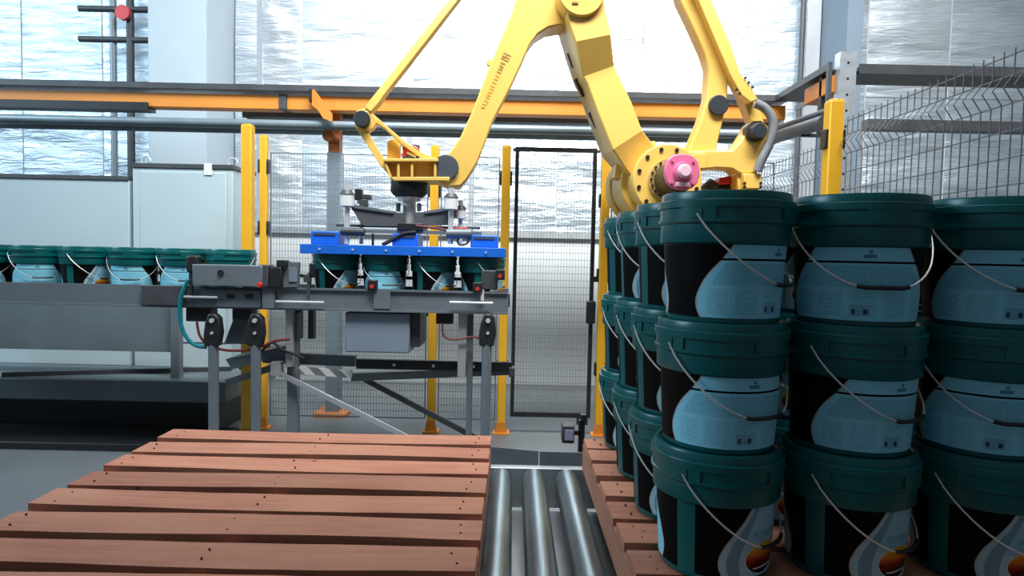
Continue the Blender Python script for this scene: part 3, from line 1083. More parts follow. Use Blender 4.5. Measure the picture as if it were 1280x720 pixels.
def pallet(label, x0, x1, y_far, seed):
    rnd = random.Random(seed)
    n, pitch, wd, th = 9, 0.1615, 0.122, 0.022
    y_near = y_far - (n - 1) * pitch - wd
    t = thing('wooden_pallet', label, 'pallet', ((x0 + x1) / 2, (y_far + y_near) / 2, ZP - 0.150), 'wooden pallets on the roller track')
    meshes = []
    for q in range(4):
        # a board with uneven sawn edges
        mb = MB()
        N = 14
        top, bot = [], []
        vs = []
        ph = [rnd.uniform(0, 6) for _ in range(4)]
        for i in range(N + 1):
            fx = i / N
            xx = (fx - 0.5) * (x1 - x0)
            e0 = 0.0035 * math.sin(7 * fx + ph[0]) + rnd.uniform(-0.0015, 0.0015)
            e1 = 0.0035 * math.sin(5 * fx + ph[1]) + rnd.uniform(-0.0015, 0.0015)
            zz = 0.0025 * math.sin(4 * fx + ph[2])
            vs += [(xx, -wd / 2 + e0, zz), (xx, wd / 2 + e1, zz), (xx, wd / 2 + e1, zz - th), (xx, -wd / 2 + e0, zz - th)]
        fs = []
        for i in range(N):
            for k in range(4):
                fs.append((i * 4 + k, i * 4 + (k + 1) % 4, (i + 1) * 4 + (k + 1) % 4, (i + 1) * 4 + k))
        fs += [(0, 1, 2, 3), (N * 4 + 3, N * 4 + 2, N * 4 + 1, N * 4)]
        mb.add(vs, fs)
        meshes.append(mesh_from('deck_board', mb, M_WOOD))
    for k in range(n):
        y = y_far - wd / 2 - k * pitch
        piece('deck_board', meshes[k % 4], t, ((x0 + x1) / 2 + rnd.uniform(-0.004, 0.004), y, ZP - 0.003),
              (0, 0, rnd.uniform(-0.006, 0.006)))
    nl = MB()
    for k in range(n):
        y = y_far - wd / 2 - k * pitch
        for xx in (x0 + 0.05, (x0 + x1) / 2 - 0.02, x1 - 0.05):
            for dy_ in (-0.03, 0.028):
                cx_, cy_ = xx + rnd.uniform(-0.015, 0.015), y + dy_ + rnd.uniform(-0.008, 0.008)
                nl.cyl((cx_, cy_, ZP - 0.006), (cx_, cy_, ZP + 0.0003), 0.0028, n=8)
    part('nail_heads', nl, M_BOLT, t, kind='stuff')
    hs = 0.098
    sme = mesh_from('stringer', MB().box(-0.5 * (y_far - y_near), 0.5 * (y_far - y_near), -0.022, 0.022, 0, hs), M_WOOD)
    for xx in (x0 + 0.023, (x0 + x1) / 2, x1 - 0.023):
        piece('stringer', sme, t, (xx, (y_far + y_near) / 2, ZP - 0.028 - hs), (0, 0, PI / 2))
    bme = mesh_from('bottom_board', MB().box(-(x1 - x0) / 2 + 0.02, (x1 - x0) / 2 - 0.02, -wd / 2, wd / 2, 0, th), M_WOOD)
    for yy in (y_near + wd / 2, (y_near + y_far) / 2, y_far - wd / 2):
        piece('bottom_board', bme, t, ((x0 + x1) / 2, yy, ZP - 0.028 - hs - th))
    return t


pallet('empty reddish wooden pallet in the foreground at left', -1.325, -0.068, 2.50, 3)
pallet('reddish wooden pallet at right loaded with stacked teal pails', 0.292, 1.56, 2.50, 5)

# ------------------------------------------------------------------ roller track under the pallets
RR = 0.048
ZR = ZP - 0.150 - RR - 0.001
rc = thing('roller_track', 'galvanised roller track carrying both pallets', 'roller conveyor', (0.1, 1.85, 0))
rme = mesh_from('roller', MB().cyl((0, -0.70, 0), (0, 0.70, 0), RR, n=24), M_ROLLER)
k = 0
xr = -0.032 - 0.1345 * 10
while xr < 1.62:
    piece('roller', rme, rc, (xr, 1.86, ZR))
    xr += 0.1345
part('side_beam', MB().box(-1.5, 1.66, 2.575, 2.615, ZR - 0.12, ZR + 0.045), M_GALV, rc, bevel=0.004)
part('side_beam', MB().box(-1.5, 1.66, 1.10, 1.14, ZR - 0.12, ZR + 0.045), M_GALV, rc, bevel=0.004)
part('drip_sheet', MB().box(-1.5, 1.66, 1.15, 2.57, ZR - 0.14, ZR - 0.13), M_ALU, rc)
for xx in (-1.4, 0.1, 1.6):
    for yy in (1.13, 2.6):
        part('leg', MB().box(xx - 0.04, xx + 0.04, yy - 0.03, yy + 0.03, 0, ZR - 0.12), M_GALV, rc)
ga, gb_, gc = atY(620, 560, 2.72), atY(674, 564, 2.68), atY(733, 566, 2.68)
gs = thing('end_guard', 'bent galvanised end guard at the far end of the rollers', 'guard', (0.1, 2.68, ZR))
zb = ZR - 0.02
part('plate', MB().prism([(-0.35, 2.76, zb), (gb_.x - 0.002, 2.68, zb), (gb_.x - 0.002, 2.68, gb_.z), (-0.35, 2.76, ga.z + 0.012)], (0, 0.006, 0)), M_GREY, gs)
part('plate', MB().prism([(gb_.x + 0.002, 2.675, zb), (0.62, 2.675, zb), (0.62, 2.675, gc.z), (gb_.x + 0.002, 2.675, gb_.z)], (0, 0.006, 0)), M_GREY, gs)
part('lower_lip', MB().box(-0.35, 0.62, 2.618, 2.674, zb - 0.01, zb), M_GALV, gs)
# the small photo sensor behind the guard
q0, q1 = atY(702, 553, 3.0), atY(718, 531, 3.0)
sn = thing('photo_sensor', 'small grey blue sensor box on a dark stand beyond the rollers', 'sensor', (q1.x + 0.03, 3.02, 0))
part('housing', MB().box(q0.x, q1.x, 2.98, 3.05, q0.z, q1.z), M_DARK, sn, bevel=0.006)
part('lens_face', MB().box(q0.x + 0.012, q1.x - 0.006, 2.974, 2.98, q0.z + 0.018, q1.z - 0.02), mat('sensor_lilac', (0.30, 0.30, 0.45), 0.4), sn)
part('stand', MB().box(q1.x + 0.022, q1.x + 0.05, 3.0, 3.03, 0, q1.z + 0.02).box(q1.x, q1.x + 0.03, 3.0, 3.03, q1.z - 0.05, q1.z - 0.03)
     .box(q1.x + 0.03, q1.x + 0.055, 2.99, 3.03, q1.z + 0.02, q1.z + 0.05), M_BLACK, sn)

# ------------------------------------------------------------------ pail conveyor
YR = 3.87
cv = thing('pail_conveyor', 'grey pail conveyor with motor box, sensors and legs under the gripper', 'conveyor', (-1.6, YCV, 0))
zt_, zb_ = 1.112, 0.975
xe = atY(635, 380, YR).x
part('side_rail', MB().box(-1.47, xe, YR, YR + 0.025, zb_, zt_).box(-1.47, xe, YR - 0.012, YR + 0.025, zt_ - 0.012, zt_).box(-1.47, xe, YR - 0.012, YR + 0.025, zb_, zb_ + 0.012), M_GREY, cv)
part('side_rail', MB().box(-4.3, -1.47, YR + 0.01, YR + 0.035, zb_, zt_ - 0.005).box(-4.3, -1.47, YR - 0.002, YR + 0.035, zb_, zb_ + 0.012), M_GREY, cv)
part('side_rail', MB().box(-4.3, xe, YCV + 0.19, YCV + 0.215, zb_, zt_), M_GREY, cv)
part('belt', MB().box(-4.3, xe - 0.02, YR + 0.04, YCV + 0.185, ZB - 0.03, ZB), M_BLACK, cv)
part('end_plate', MB().box(xe - 0.02, xe, YR + 0.025, YCV + 0.19, zb_, zt_ - 0.03), M_GREY, cv)
xj = atY(478, 378, YR).x
part('joint_plate', MB().box(xj - 0.05, xj + 0.05, YR - 0.016, YR, zb_ + 0.02, zt_ - 0.01), M_GREY, cv)
# back guide rail between the pails
part('guide_rail', MB().bar((-4.3, YCV + 0.17, 1.17), (xe - 0.1, YCV + 0.17, 1.17), 0.012, 0.022), M_BLACK, cv)
for xx in (-1.35, -0.65, -0.1, -2.2, -3.0):
    part('guide_bracket', MB().box(xx - 0.012, xx + 0.012, YCV + 0.178, YCV + 0.2, 1.10, 1.19), M_DARK, cv)
for (pa, pb, py) in ((345, 405, 377), (562, 616, 378), (230, 272, 371)):
    a_, b_ = atY(pa, py, YR - 0.03), atY(pb, py, YR - 0.03)
    b_.z = a_.z
    part('adjust_rod', MB().cyl(a_, b_, 0.008, n=10), M_STEEL, cv)


def pbox(x0, y0, x1, y1, Y, dep):
    a, b = atY(x0, (y0 + y1) / 2, Y), atY(x1, (y0 + y1) / 2, Y)
    c, d = atY((x0 + x1) / 2, y0, Y), atY((x0 + x1) / 2, y1, Y)
    return MB().box(a.x, b.x, Y, Y + dep, d.z, c.z)


part('pusher_box', pbox(240, 331, 328, 358, YR - 0.06, 0.10), M_GREY, cv, bevel=0.006)
part('pusher_side', pbox(322, 331, 335, 358, YR - 0.055, 0.09), M_DARK, cv, bevel=0.004)
sc_ = atY(276, 341, YR - 0.062)
part('pusher_badge', MB().cyl(sc_, sc_ + Vector((0, -0.006, 0)), 0.018, n=16), M_BLACK, cv)
part('clamp_knob', pbox(232, 319, 247, 341, YR - 0.05, 0.06), M_BLACK, cv, bevel=0.012)
part('clamp_stem', pbox(236, 341, 240, 372, YR - 0.03, 0.02), M_DARK, cv)
part('side_cover', pbox(176, 357, 232, 382, YR - 0.02, 0.03), M_DARK, cv, bevel=0.004)
part('lower_cover', pbox(232, 362, 326, 384, YR - 0.015, 0.03), M_GREY, cv, bevel=0.003)
for px in (288, 311):
    part('slot', pbox(px - 5, 368, px + 5, 373, YR - 0.019, 0.004), M_BLACK, cv)
part('end_cover', pbox(327, 356, 343, 386, YR - 0.03, 0.04), M_GREY, cv, bevel=0.004)
cc = atY(325, 356, YR - 0.08)
part('red_button', MB().cyl(cc, cc + Vector((0, -0.02, 0)), 0.017, 0.013, n=16), M_RED, cv)
part('cylinder_clamp', pbox(335, 333, 352, 360, YR - 0.05, 0.06), M_BLACK, cv, bevel=0.01)
part('cylinder_head', pbox(345, 325, 358, 334, YR - 0.05, 0.06), M_BLACK, cv, bevel=0.006)
part('stop_plate', MB().prism([atY(358, 327, YR - 0.02), atY(373, 328, YR - 0.02), atY(372, 358, YR - 0.02), atY(346, 360, YR - 0.02), atY(350, 350, YR - 0.02)], (0, 0.04, 0)), M_GREY, cv)
part('stop_plate_back', pbox(361, 334, 371, 352, YR - 0.026, 0.006), M_BLUEGREY, cv)
part('sensor', pbox(386, 329, 393, 345, YR - 0.03, 0.03).box(0, 0, 0, 0, 0, 0) if False else pbox(386, 329, 393, 345, YR - 0.03, 0.03), M_BLACK, cv, bevel=0.006)
part('sensor_bracket', pbox(379, 343, 388, 353, YR - 0.025, 0.03), M_DARK, cv, bevel=0.004)
part('sensor_stem', pbox(384, 350, 387, 372, YR - 0.02, 0.012), M_DARK, cv)
for px, py in ((465, 358), (597, 361), (625, 345)):
    part('sensor', pbox(px - 6, py - 8, px + 6, py + 5, YR - 0.03, 0.04), M_BLACK, cv, bevel=0.005)
    q = atY(px, py, YR - 0.03)
    part('red_lens', MB().cyl(q, q + Vector((0, -0.012, 0)), 0.012, n=12), M_RED, cv)
part('sensor_block', pbox(602, 338, 622, 362, YR + 0.0, 0.03), M_DARK, cv, bevel=0.005)
part('sensor_stem', pbox(601, 362, 605, 376, YR - 0.02, 0.012), M_STEEL, cv)
# motor housing below
part('motor_housing', pbox(431, 391, 512, 441, YR + 0.02, 0.30), M_BLUEGREY, cv, bevel=0.008)
part('motor_cover', pbox(513, 391, 525, 434, YR + 0.06, 0.25), M_DARK, cv, bevel=0.004)
part('junction_box', pbox(545, 392, 566, 405, YR + 0.03, 0.08), M_BLACK, cv, bevel=0.004)
part('valve_block', pbox(232, 385, 263, 402, YR + 0.02, 0.1), M_BLACK, cv, bevel=0.006)
part('valve_block', pbox(290, 385, 314, 400, YR + 0.02, 0.1), M_BLACK, cv, bevel=0.006)
part('hopper', MB().prism([atY(292, 398, YR + 0.1), atY(312, 398, YR + 0.1), atY(316, 430, YR + 0.1), atY(280, 430, YR + 0.1)], (0, 0.12, 0)), M_PLINTH, cv)
part('transfer_plate', MB().prism([atY(282, 449, YR + .15), atY(360, 432, YR + .15), atY(368, 440, YR + .15), atY(290, 462, YR + .15)], (0, 0.25, 0)), M_GREY, cv)
# legs
for (px, yy) in ((267, YR - 0.03), (320, YR - 0.03), (608, YR - 0.03)):
    xx = atY(px, 470, yy).x
    zt2 = atY(px, 428, yy).z
    lg = part('leg', MB().cyl((xx, yy, 0), (xx, yy, zt2), 0.030, n=20), M_GREY, cv)
    br = MB().prism([(xx - 0.045, yy - 0.03, zt2 - 0.02), (xx + 0.04, yy - 0.03, zt2 - 0.02), (xx + 0.055, yy - 0.03, zt2 + 0.06), (xx + 0.045, yy - 0.03, zt2 + 0.15), (xx + 0.02, yy - 0.03, zt2 + 0.175), (xx - 0.02, yy - 0.03, zt2 + 0.175), (xx - 0.04, yy - 0.03, zt2 + 0.12), (xx - 0.05, yy - 0.03, zt2 + 0.04)], (0, 0.06, 0))
    part('leg_bracket', br, M_BLACK, cv, bevel=0.008)
    part('bolt', MB().cyl((xx + 0.005, yy - 0.03, zt2 + 0.135), (xx + 0.005, yy - 0.04, zt2 + 0.135), 0.014, n=10), M_STEEL, cv)
    part('bolt', MB().cyl((xx + 0.005, yy - 0.03, zt2 + 0.06), (xx + 0.005, yy - 0.038, zt2 + 0.06), 0.009, n=10), M_STEEL, cv)
xx = atY(359, 425, YR).x
part('leg', MB().box(xx - 0.022, xx + 0.022, YR + 0.03, YR + 0.075, 0.62, zb_), M_ALU, cv, bevel=0.004)
part('leg', MB().box(xx - 0.03, xx + 0.035, YR + 0.08, YR + 0.14, 0, zb_ - 0.02), M_GREY, cv, bevel=0.004)
part('leg', MB().box(xx - 0.06, xx - 0.032, YR + 0.2, YR + 0.24, 0, zb_ - 0.02), M_BLACK, cv)
xx = atY(580, 430, YR).x
part('leg', MB().box(xx - 0.04, xx + 0.012, YR + 0.03, YR + 0.08, 0.58, zb_), M_ALU, cv, bevel=0.004)
part('leg', MB().box(xx + 0.014, xx + 0.05, YR + 0.06, YR + 0.11, 0.0, zb_), M_GREY, cv, bevel=0.004)
for px in (372, 388):
    xx = atY(px, 410, YR + 0.15).x
    part('hanger', MB().box(xx - 0.015, xx + 0.02, YR + 0.15, YR + 0.2, 0.78, zb_), M_DARK, cv)
# lower frame
a_, b_ = atY(445, 455, YR + 0.16), atY(640, 455, YR + 0.16)
zl_ = a_.z
part('low_rail', MB().box(a_.x, b_.x, YR + 0.16, YR + 0.20, zl_ - 0.03, zl_ + 0.03), M_BLACK, cv)
part('rail_end', MB().box(b_.x - 0.02, b_.x + 0.02, YR + 0.14, YR + 0.22, zl_ - 0.06, zl_ - 0.0), M_DARK, cv, bevel=0.004)
for px in (493, 542, 592):
    q = atY(px, 453, YR + 0.16)
    part('rail_bolt', MB().cyl((q.x, YR + 0.16, zl_), (q.x, YR + 0.15, zl_), 0.01, n=8), M_STEEL, cv)
a_, b_ = atY(440, 471, YR + 0.22), atY(640, 463, YR + 0.22)
part('low_beam', MB().bar(a_, b_, 0.05, 0.05), M_GREY, cv)
a_, b_ = atY(330, 446, YR + 0.22), atY(445, 451, YR + 0.22)
part('low_beam', MB().bar(a_, b_, 0.05, 0.07), M_GREY, cv)
a_, b_ = atY(366, 462, YR + 0.12), atY(440, 468, YR + 0.12)
part('striped_guard', MB().bar(a_, b_, 0.02, 0.045), M_HAZ, cv, label='grey and white striped guard strip')
part('brace', MB().bar(atY(342, 463, YR + 0.05), atY(520, 552, YR + 0.05), 0.018, 0.03), M_ALU, cv)
part('brace', MB().bar(atY(456, 474, YR + 0.25), atY(604, 552, YR + 0.25), 0.02, 0.035), M_DARK, cv)
part('brace', MB().bar(atY(284, 478, YR + 0.1), atY(345, 458, YR + 0.1), 0.03, 0.04), M_DARK, cv)
q = atY(345, 461, YR + 0.03)
part('brace_lug', MB().box(q.x - 0.03, q.x + 0.03, YR + 0.02, YR + 0.08, q.z - 0.04, q.z + 0.04), M_ALU, cv)


def pts_px(lst, Y):
    return [atY(a, b, Y) for a, b in lst]


def smooth_pts(pts, n=6):
    out = []
    P = [pts[0]] + list(pts) + [pts[-1]]
    for i in range(1, len(P) - 2):
        p0, p1, p2, p3 = P[i - 1], P[i], P[i + 1], P[i + 2]
        for k in range(n):
            t = k / n
            out.append(0.5 * ((2 * p1) + (-p0 + p2) * t + (2 * p0 - 5 * p1 + 4 * p2 - p3) * t * t + (-p0 + 3 * p1 - 3 * p2 + p3) * t ** 3))
    out.append(Vector(pts[-1]))
    return out


solo('air_hose', MB().tube(smooth_pts(pts_px([(235, 350), (226, 372), (225, 398), (231, 418), (243, 431), (258, 434)], YR - 0.04)), 0.012, n=8), M_TEALHOSE,
     'teal air hose looping down from the conveyor pusher', 'hose')
solo('cable', MB().tube(smooth_pts(pts_px([(246, 402), (250, 420), (262, 432), (285, 438), (312, 437), (330, 432), (345, 426), (362, 424)], YR - 0.02)), 0.008, n=8), M_REDC,
     'dark red cable hanging between the left conveyor legs', 'cable')
solo('cable', MB().tube(smooth_pts(pts_px([(553, 404), (554, 418), (562, 424), (575, 424), (592, 421), (603, 425)], YR + 0.01)), 0.006, n=8), M_REDC,
     'thin dark red cable under the right end of the conveyor', 'cable')
solo('cable', MB().tube(smooth_pts(pts_px([(326, 440), (340, 428), (352, 437), (366, 442), (380, 448)], YR + 0.02)), 0.009, n=8), M_BLACK,
     'black cable sagging beside the square conveyor leg', 'cable')

# ------------------------------------------------------------------ robot
G0 = Vector((-0.667, 4.07, 0))
B0 = Vector((1.06, 4.25, 0))
dv = (B0 - G0).normalized()
nv = Vector((dv.y, -dv.x, 0))     # towards the camera


def rp(px, py, w=0.0):
    d = ray(px, py)
    P0 = G0 + nv * w
    t = (P0 - CAM).dot(nv) / d.dot(nv)
    return CAM + d * t


def rpoly(lst, w):
    return [rp(a, b, w) for a, b in lst]


def rpx(px_len, px=700, py=200, w=0.0):
    return (rp(px + px_len, py, w) - rp(px, py, w)).length


rb = thing('palletizing_robot', 'large yellow four axis palletizing robot arm reaching over the conveyor', 'robot', (B0.x, B0.y, 0))
part('pedestal', MB().lathe([(0, 0), (0.36, 0), (0.36, 0.05), (0.30, 0.07), (0.28, 0.85), (0.33, 0.9), (0.33, 1.0), (0, 1.0)], 36, c=(B0.x, B0.y, 0)), M_YELLOW, rb)
part('turntable', MB().lathe([(0, 1.0), (0.34, 1.0), (0.35, 1.05), (0.35, 1.22), (0.30, 1.28), (0, 1.28)], 36, c=(B0.x, B0.y, 0)), M_YELLOW, rb)
part('housing', MB().box(B0.x - 0.25, B0.x + 0.3, B0.y - 0.12, B0.y + 0.2, 1.25, 1.62), M_YELLOW, rb, bevel=0.03)
# shoulder drum and drive
HC = rp(835, 225, 0.22)


def axc(w0, w1, r0, r1=None, c=HC, n=40):
    return MB().cyl(c + nv * (w0 - 0.22), c + nv * (w1 - 0.22), r0, r1, n=n)


part('shoulder_drum', axc(-0.20, 0.03, 0.250), M_YELLOW, rb, bevel=0.01)
part('rear_drum', axc(-0.34, -0.22, 0.262), M_YELLOW, rb, bevel=0.012)
part('drum_groove', axc(-0.225, -0.195, 0.235), M_BLACK, rb)
part('shoulder_neck', axc(0.03, 0.18, 0.205), M_YELLOW, rb)
part('shoulder_flange', axc(0.18, 0.22, 0.222), M_YELLOW, rb, bevel=0.006)
s_ = nv.cross(Vector((0, 0, 1))).normalized()
for k in range(12):
    t = 2 * PI * (k + 0.5) / 12
    c = HC + (s_ * math.cos(t) + Vector((0, 0, 1)) * math.sin(t)) * 0.192
    part('flange_bolt', MB().cyl(c, c + nv * 0.008, 0.013, n=8), M_BOLT, rb)
part('gear_ring', axc(0.22, 0.235, 0.128), mat('gear_tan', (0.55, 0.36, 0.12), 0.4), rb)
GCc = HC + (s_ * 0.0)
for k in range(18):
    t = 2 * PI * k / 18
    c = HC + (s_ * math.cos(t) + Vector((0, 0, 1)) * math.sin(t)) * 0.113 + nv * 0.015
    part('gear_bolt', MB().cyl(c, c + nv * 0.012, 0.008, n=6), M_BOLT, rb)
part('motor_barrel', axc(0.235, 0.42, 0.098), M_BROWN, rb, bevel=0.01)
# pink motor end: octagonal plate
pts = []
PC = HC + nv * 0.21 + Vector((0, 0, 0.02))
for k in range(16):
    t = 2 * PI * (k + 0.5) / 16
    r = 0.112 if k % 4 in (1, 2) else 0.106
    pts.append(PC + (s_ * math.cos(t) + Vector((0, 0, 1)) * math.sin(t)) * r)
part('motor_flange', MB().prism(pts, nv * 0.035), M_PINK, rb, bevel=0.006)
for k in range(4):
    t = PI / 4 + k * PI / 2
    c = PC + (s_ * math.cos(t) + Vector((0, 0, 1)) * math.sin(t)) * 0.09 + nv * 0.035
    part('motor_bolt', MB().cyl(c, c + nv * 0.008, 0.009, n=8), M_PINK, rb)
part('motor_hub', MB().cyl(PC + nv * 0.035, PC + nv * 0.055, 0.058, 0.052, n=24), M_PINK, rb)
part('motor_cap', MB().cyl(PC + nv * 0.055, PC + nv * 0.085, 0.043, 0.036, n=20), M_PINKW, rb, bevel=0.006)
c = PC + Vector((0, 0, -0.075)) + nv * 0.035
part('motor_connector', MB().bar(c - s_ * 0.04, c + s_ * 0.04, 0.03, 0.025), M_PINKW, rb, bevel=0.004)
# lower arm: lofted chunky box
st = [  # left px, right px, front offset
    ((704, -25), (752, -25), 0.20), ((710, 22), (757, 12), 0.20), ((719, 52), (764, 43), 0.21), ((729, 96), (768, 82), 0.13),
    ((734, 104), (772, 91), 0.13), ((747, 140), (789, 126), 0.145), ((766, 187), (803, 163), 0.155), ((784, 214), (818, 182), 0.10), ((797, 228), (828, 205), 0.07)]
vs, fs = [], []
for (l, r, wf) in st:
    a_, b_ = rp(l[0], l[1], wf), rp(r[0], r[1], wf)
    vs += [a_, b_, b_ - nv * (wf + 0.13), a_ - nv * (wf + 0.13)]
for i in range(len(st) - 1):
    for k in range(4):
        fs.append((i * 4 + k, i * 4 + (k + 1) % 4, (i + 1) * 4 + (k + 1) % 4, (i + 1) * 4 + k))
m_ = len(st) - 1
fs += [(0, 1, 2, 3), (m_ * 4 + 3, m_ * 4 + 2, m_ * 4 + 1, m_ * 4)]
part('lower_arm', MB().add(vs, fs), M_YELLOW, rb, bevel=0.008, smooth=8)
part('arm_stop', MB().prism(rpoly([(804, 178), (819, 176), (822, 195), (808, 200)], 0.05), -nv * 0.12), M_YELLOW, rb, bevel=0.006)
part('arm_lug', MB().prism(rpoly([(770, 205), (789, 212), (783, 226), (768, 222)], 0.02), -nv * 0.10), M_YELLOW, rb, bevel=0.006)
for (a, b) in (((709, 66), (715, 84)), ((718, 98), (728, 120)), ((735, 140), (745, 160))):
    q0, q1 = rp(a[0] + 3, a[1], -0.03), rp(b[0] + 3, b[1], -0.03)
    part('arm_slot', MB().bar(q0, q1, 0.04, 0.03, up=nv), M_BLACK, rb, bevel=0.004)
# upper arm
wU = 0.10
ua = [(650, -15), (638, 20), (612, 82), (590, 140), (575, 172), (562, 190), (549, 199), (542, 212), (546, 226), (560, 233), (576, 233), (584, 224),
      (597, 203), (606, 180), (617, 150), (637, 112), (652, 80), (663, 55), (673, 42), (686, 34), (702, 31), (716, 33), (738, 20),
      (765, -20), (800, -48), (838, -62), (852, -78), (846, -96), (826, -98), (760, -82), (720, -70), (680, -60), (660, -42)]
part('upper_arm', MB().prism(rpoly(ua, wU), -nv * 0.20), M_YELLOW, rb, bevel=0.010, smooth=30)
ec = rp(727, -10, 0.23)
part('elbow_cover', MB().cyl(ec - nv * 0.16, ec, rpx(27), n=36), M_YELLOW, rb, bevel=0.008)
q = rp(719, 3, 0.235)
part('cover_mark', MB().bar(q - dv * 0.02, q + dv * 0.02, 0.004, 0.012, up=(0, 0, 1)), M_PRINT, rb)
# worn print along the arm (illegible in the photograph): a dark word and a fainter orange one
e0, e1 = rp(634, 68, wU + 0.001), rp(604, 134, wU + 0.001)
ax = (e1 - e0).normalized()
sx_ = ax.cross(nv).normalized()
pm, pm2 = MB(), MB()
Ltot = (e1 - e0).length
pos = 0.0
rnd = random.Random(4)
while pos < Ltot:
    f = pos / Ltot
    dark = f < 0.38
    h = (0.05 if f < 0.14 else 0.028) if dark else 0.026
    wdt = rnd.uniform(0.010, 0.020)
    c = e0 + ax * pos + nv * 0.0
    tgt = pm if dark else pm2
    tgt.bar(c - sx_ * h / 2, c + sx_ * h / 2, wdt * 0.5, 0.002, up=nv)
    if rnd.random() < 0.6:
        tgt.bar(c + sx_ * h * rnd.choice([-.45, 0, .45]), c + sx_ * h * rnd.choice([-.45, 0, .45]) + ax * wdt, 0.006, 0.002, up=nv)
    pos += wdt + 0.006
part('arm_print', pm, M_PRINT, rb, label='dark worn lettering')
part('arm_print', pm2, M_PRINT2, rb, label='faded orange lettering')
q = rp(612, 78, wU - 0.06)
part('arm_nub', MB().cyl(q, q - nv * 0.04, 0.018, n=10), M_YELLOW, rb)


def cap(px, py, rpxl, w0, w1, m=None, nm='pivot_cap'):
    c = rp(px, py, w1)
    part(nm, MB().cyl(c - nv * (w1 - w0), c, rpx(rpxl), n=28), m or M_CAP, rb, bevel=0.005)


M_CAP2 = mat('pivot_cap_slate', (0.055, 0.068, 0.088), 0.5, vary=0.1)
cap(557.5, 209, 15, 0.08, 0.12, M_CAP2)
# wrist frame: left strut, top strut, and ribbed box
wW = 0.07
outer = [(442, 150), (446, 138), (456, 135), (466, 142), (484, 158), (505, 176), (525, 190), (548, 199), (560, 205), (560, 224), (492, 225), (474, 205), (458, 180), (446, 162)]
inner = [(461, 165), (463, 160), (467, 157), (472, 155), (481, 161), (497, 176), (510, 186), (520, 193), (528, 198), (526, 200), (482, 200), (477, 193), (470, 182), (464, 172)]
part('wrist_frame', MB().ring(rpoly(outer, wW), rpoly(inner, wW), -nv * 0.05), M_YELLOW, rb, bevel=0.005)
part('wrist_frame_rear', MB().ring(rpoly(outer, -0.03), rpoly(inner, -0.03), -nv * 0.03), M_YELLOW, rb)
part('wrist_deck', MB().prism(rpoly([(478, 198), (548, 198), (548, 202), (480, 202)], 0.15), -nv * 0.26), M_YELLOW, rb, bevel=0.004)
part('wrist_deck', MB().prism(rpoly([(488, 221), (562, 221), (562, 226), (492, 226)], 0.14), -nv * 0.24), M_YELLOW, rb, bevel=0.004)
for px in (481, 498, 515, 544):
    dxx = 8 if px == 481 else 0
    part('wrist_rib', MB().prism(rpoly([(px - 1.5, 202), (px + 1.5, 202), (px + 1.5 + dxx, 222), (px - 1.5 + dxx, 222)], 0.14), -nv * 0.07), M_YELLOW, rb)
part('wrist_block', MB().prism(rpoly([(484, 177), (492, 172), (500, 177), (500, 199), (484, 199)], 0.0), -nv * 0.09), M_YELLOW, rb, bevel=0.006)
part('wrist_motor', MB().cyl(rp(514, 182, -0.1), rp(514, 199, -0.1), 0.055, n=20), M_DARK, rb)
cap(452, 148, 9.5, wW, wW + 0.05)
cap(457, 151, 12, wW - 0.06, wW + 0.01, M_YELLOW, 'pivot_boss')
fc = rp(512, 226, 0.0)
fz0 = rp(512, 247, 0.0).z
part('wrist_flange', MB().lathe([(0, fc.z), (0.116, fc.z), (0.118, fc.z - 0.07), (0.108, fz0 + 0.02), (0.085, fz0), (0, fz0)], 32, c=(fc.x, fc.y, 0)), M_BLACK, rb)
# cable harness in the wrist
for k, (lst, m_2) in enumerate((([(504, 195), (510, 186), (518, 188), (526, 194)], M_RED), ([(505, 190), (512, 184), (520, 186), (524, 192)], M_RED), ([(503, 188), (512, 192), (520, 196)], M_WIRE), ([(502, 183), (508, 181), (516, 183)], M_WHITEPL))):
    part('harness', MB().tube(smooth_pts(rpoly(lst, 0.03 + 0.0 * k)), 0.014 if m_2 == M_RED else 0.008, n=8), m_2, rb)
# tie rod to the wrist
part('tie_rod', MB().tube([rp(461, 139, 0.06), rp(470, 128, 0.06), rp(478, 117, 0.06), rp(574, -6, 0.06), rp(592, -30, 0.06)],
                          [0.036, 0.040, 0.036, 0.034, 0.036], n=4), M_YELLOW, rb, bevel=0.005, smooth=20)
part('elbow_link', MB().prism(rpoly([(585, -20), (606, -22), (700, -40), (745, -30), (850, -70), (858, -95), (835, -105), (700, -75), (592, -42)], 0.13), -nv * 0.03), M_YELLOW, rb)
# rear links
la = [(846, -14), (850, 0), (866, 34), (880, 65), (886, 84), (884, 122), (876, 150), (862, 184), (858, 196), (896, 196), (897, 180), (904, 152), (910, 120), (911, 95), (900, 66), (872, 4), (862, -20)]
part('drive_link', MB().prism(rpoly(la, 0.05), -nv * 0.11), M_YELLOW, rb, bevel=0.012, smooth=30)
cap(899, 131, 12.5, 0.05, 0.075)
lbk = [(862, -20), (872, -2), (893, 48), (912, 92), (926, 118), (938, 128), (948, 124), (937, 106), (926, 92), (912, 52), (890, 2), (880, -22)]
part('parallel_link', MB().prism(rpoly(lbk, 0.11), -nv * 0.07), M_YELLOW, rb, bevel=0.006, smooth=30)
lt_ = [(914, 96), (926, 118), (938, 150), (947, 165), (957, 158), (950, 138), (942, 122), (930, 104)]
part('link_fork', MB().prism(rpoly(lt_, 0.05), -nv * 0.09), M_YELLOW, rb, bevel=0.006, smooth=30)
for px, py in ((932, 97), (936, 103), (941, 109), (921, 112), (925, 117)):
    q = rp(px, py, 0.115)
    part('link_bolt', MB().cyl(q - nv * 0.01, q + nv * 0.003, 0.008, n=8), M_BOLT, rb)
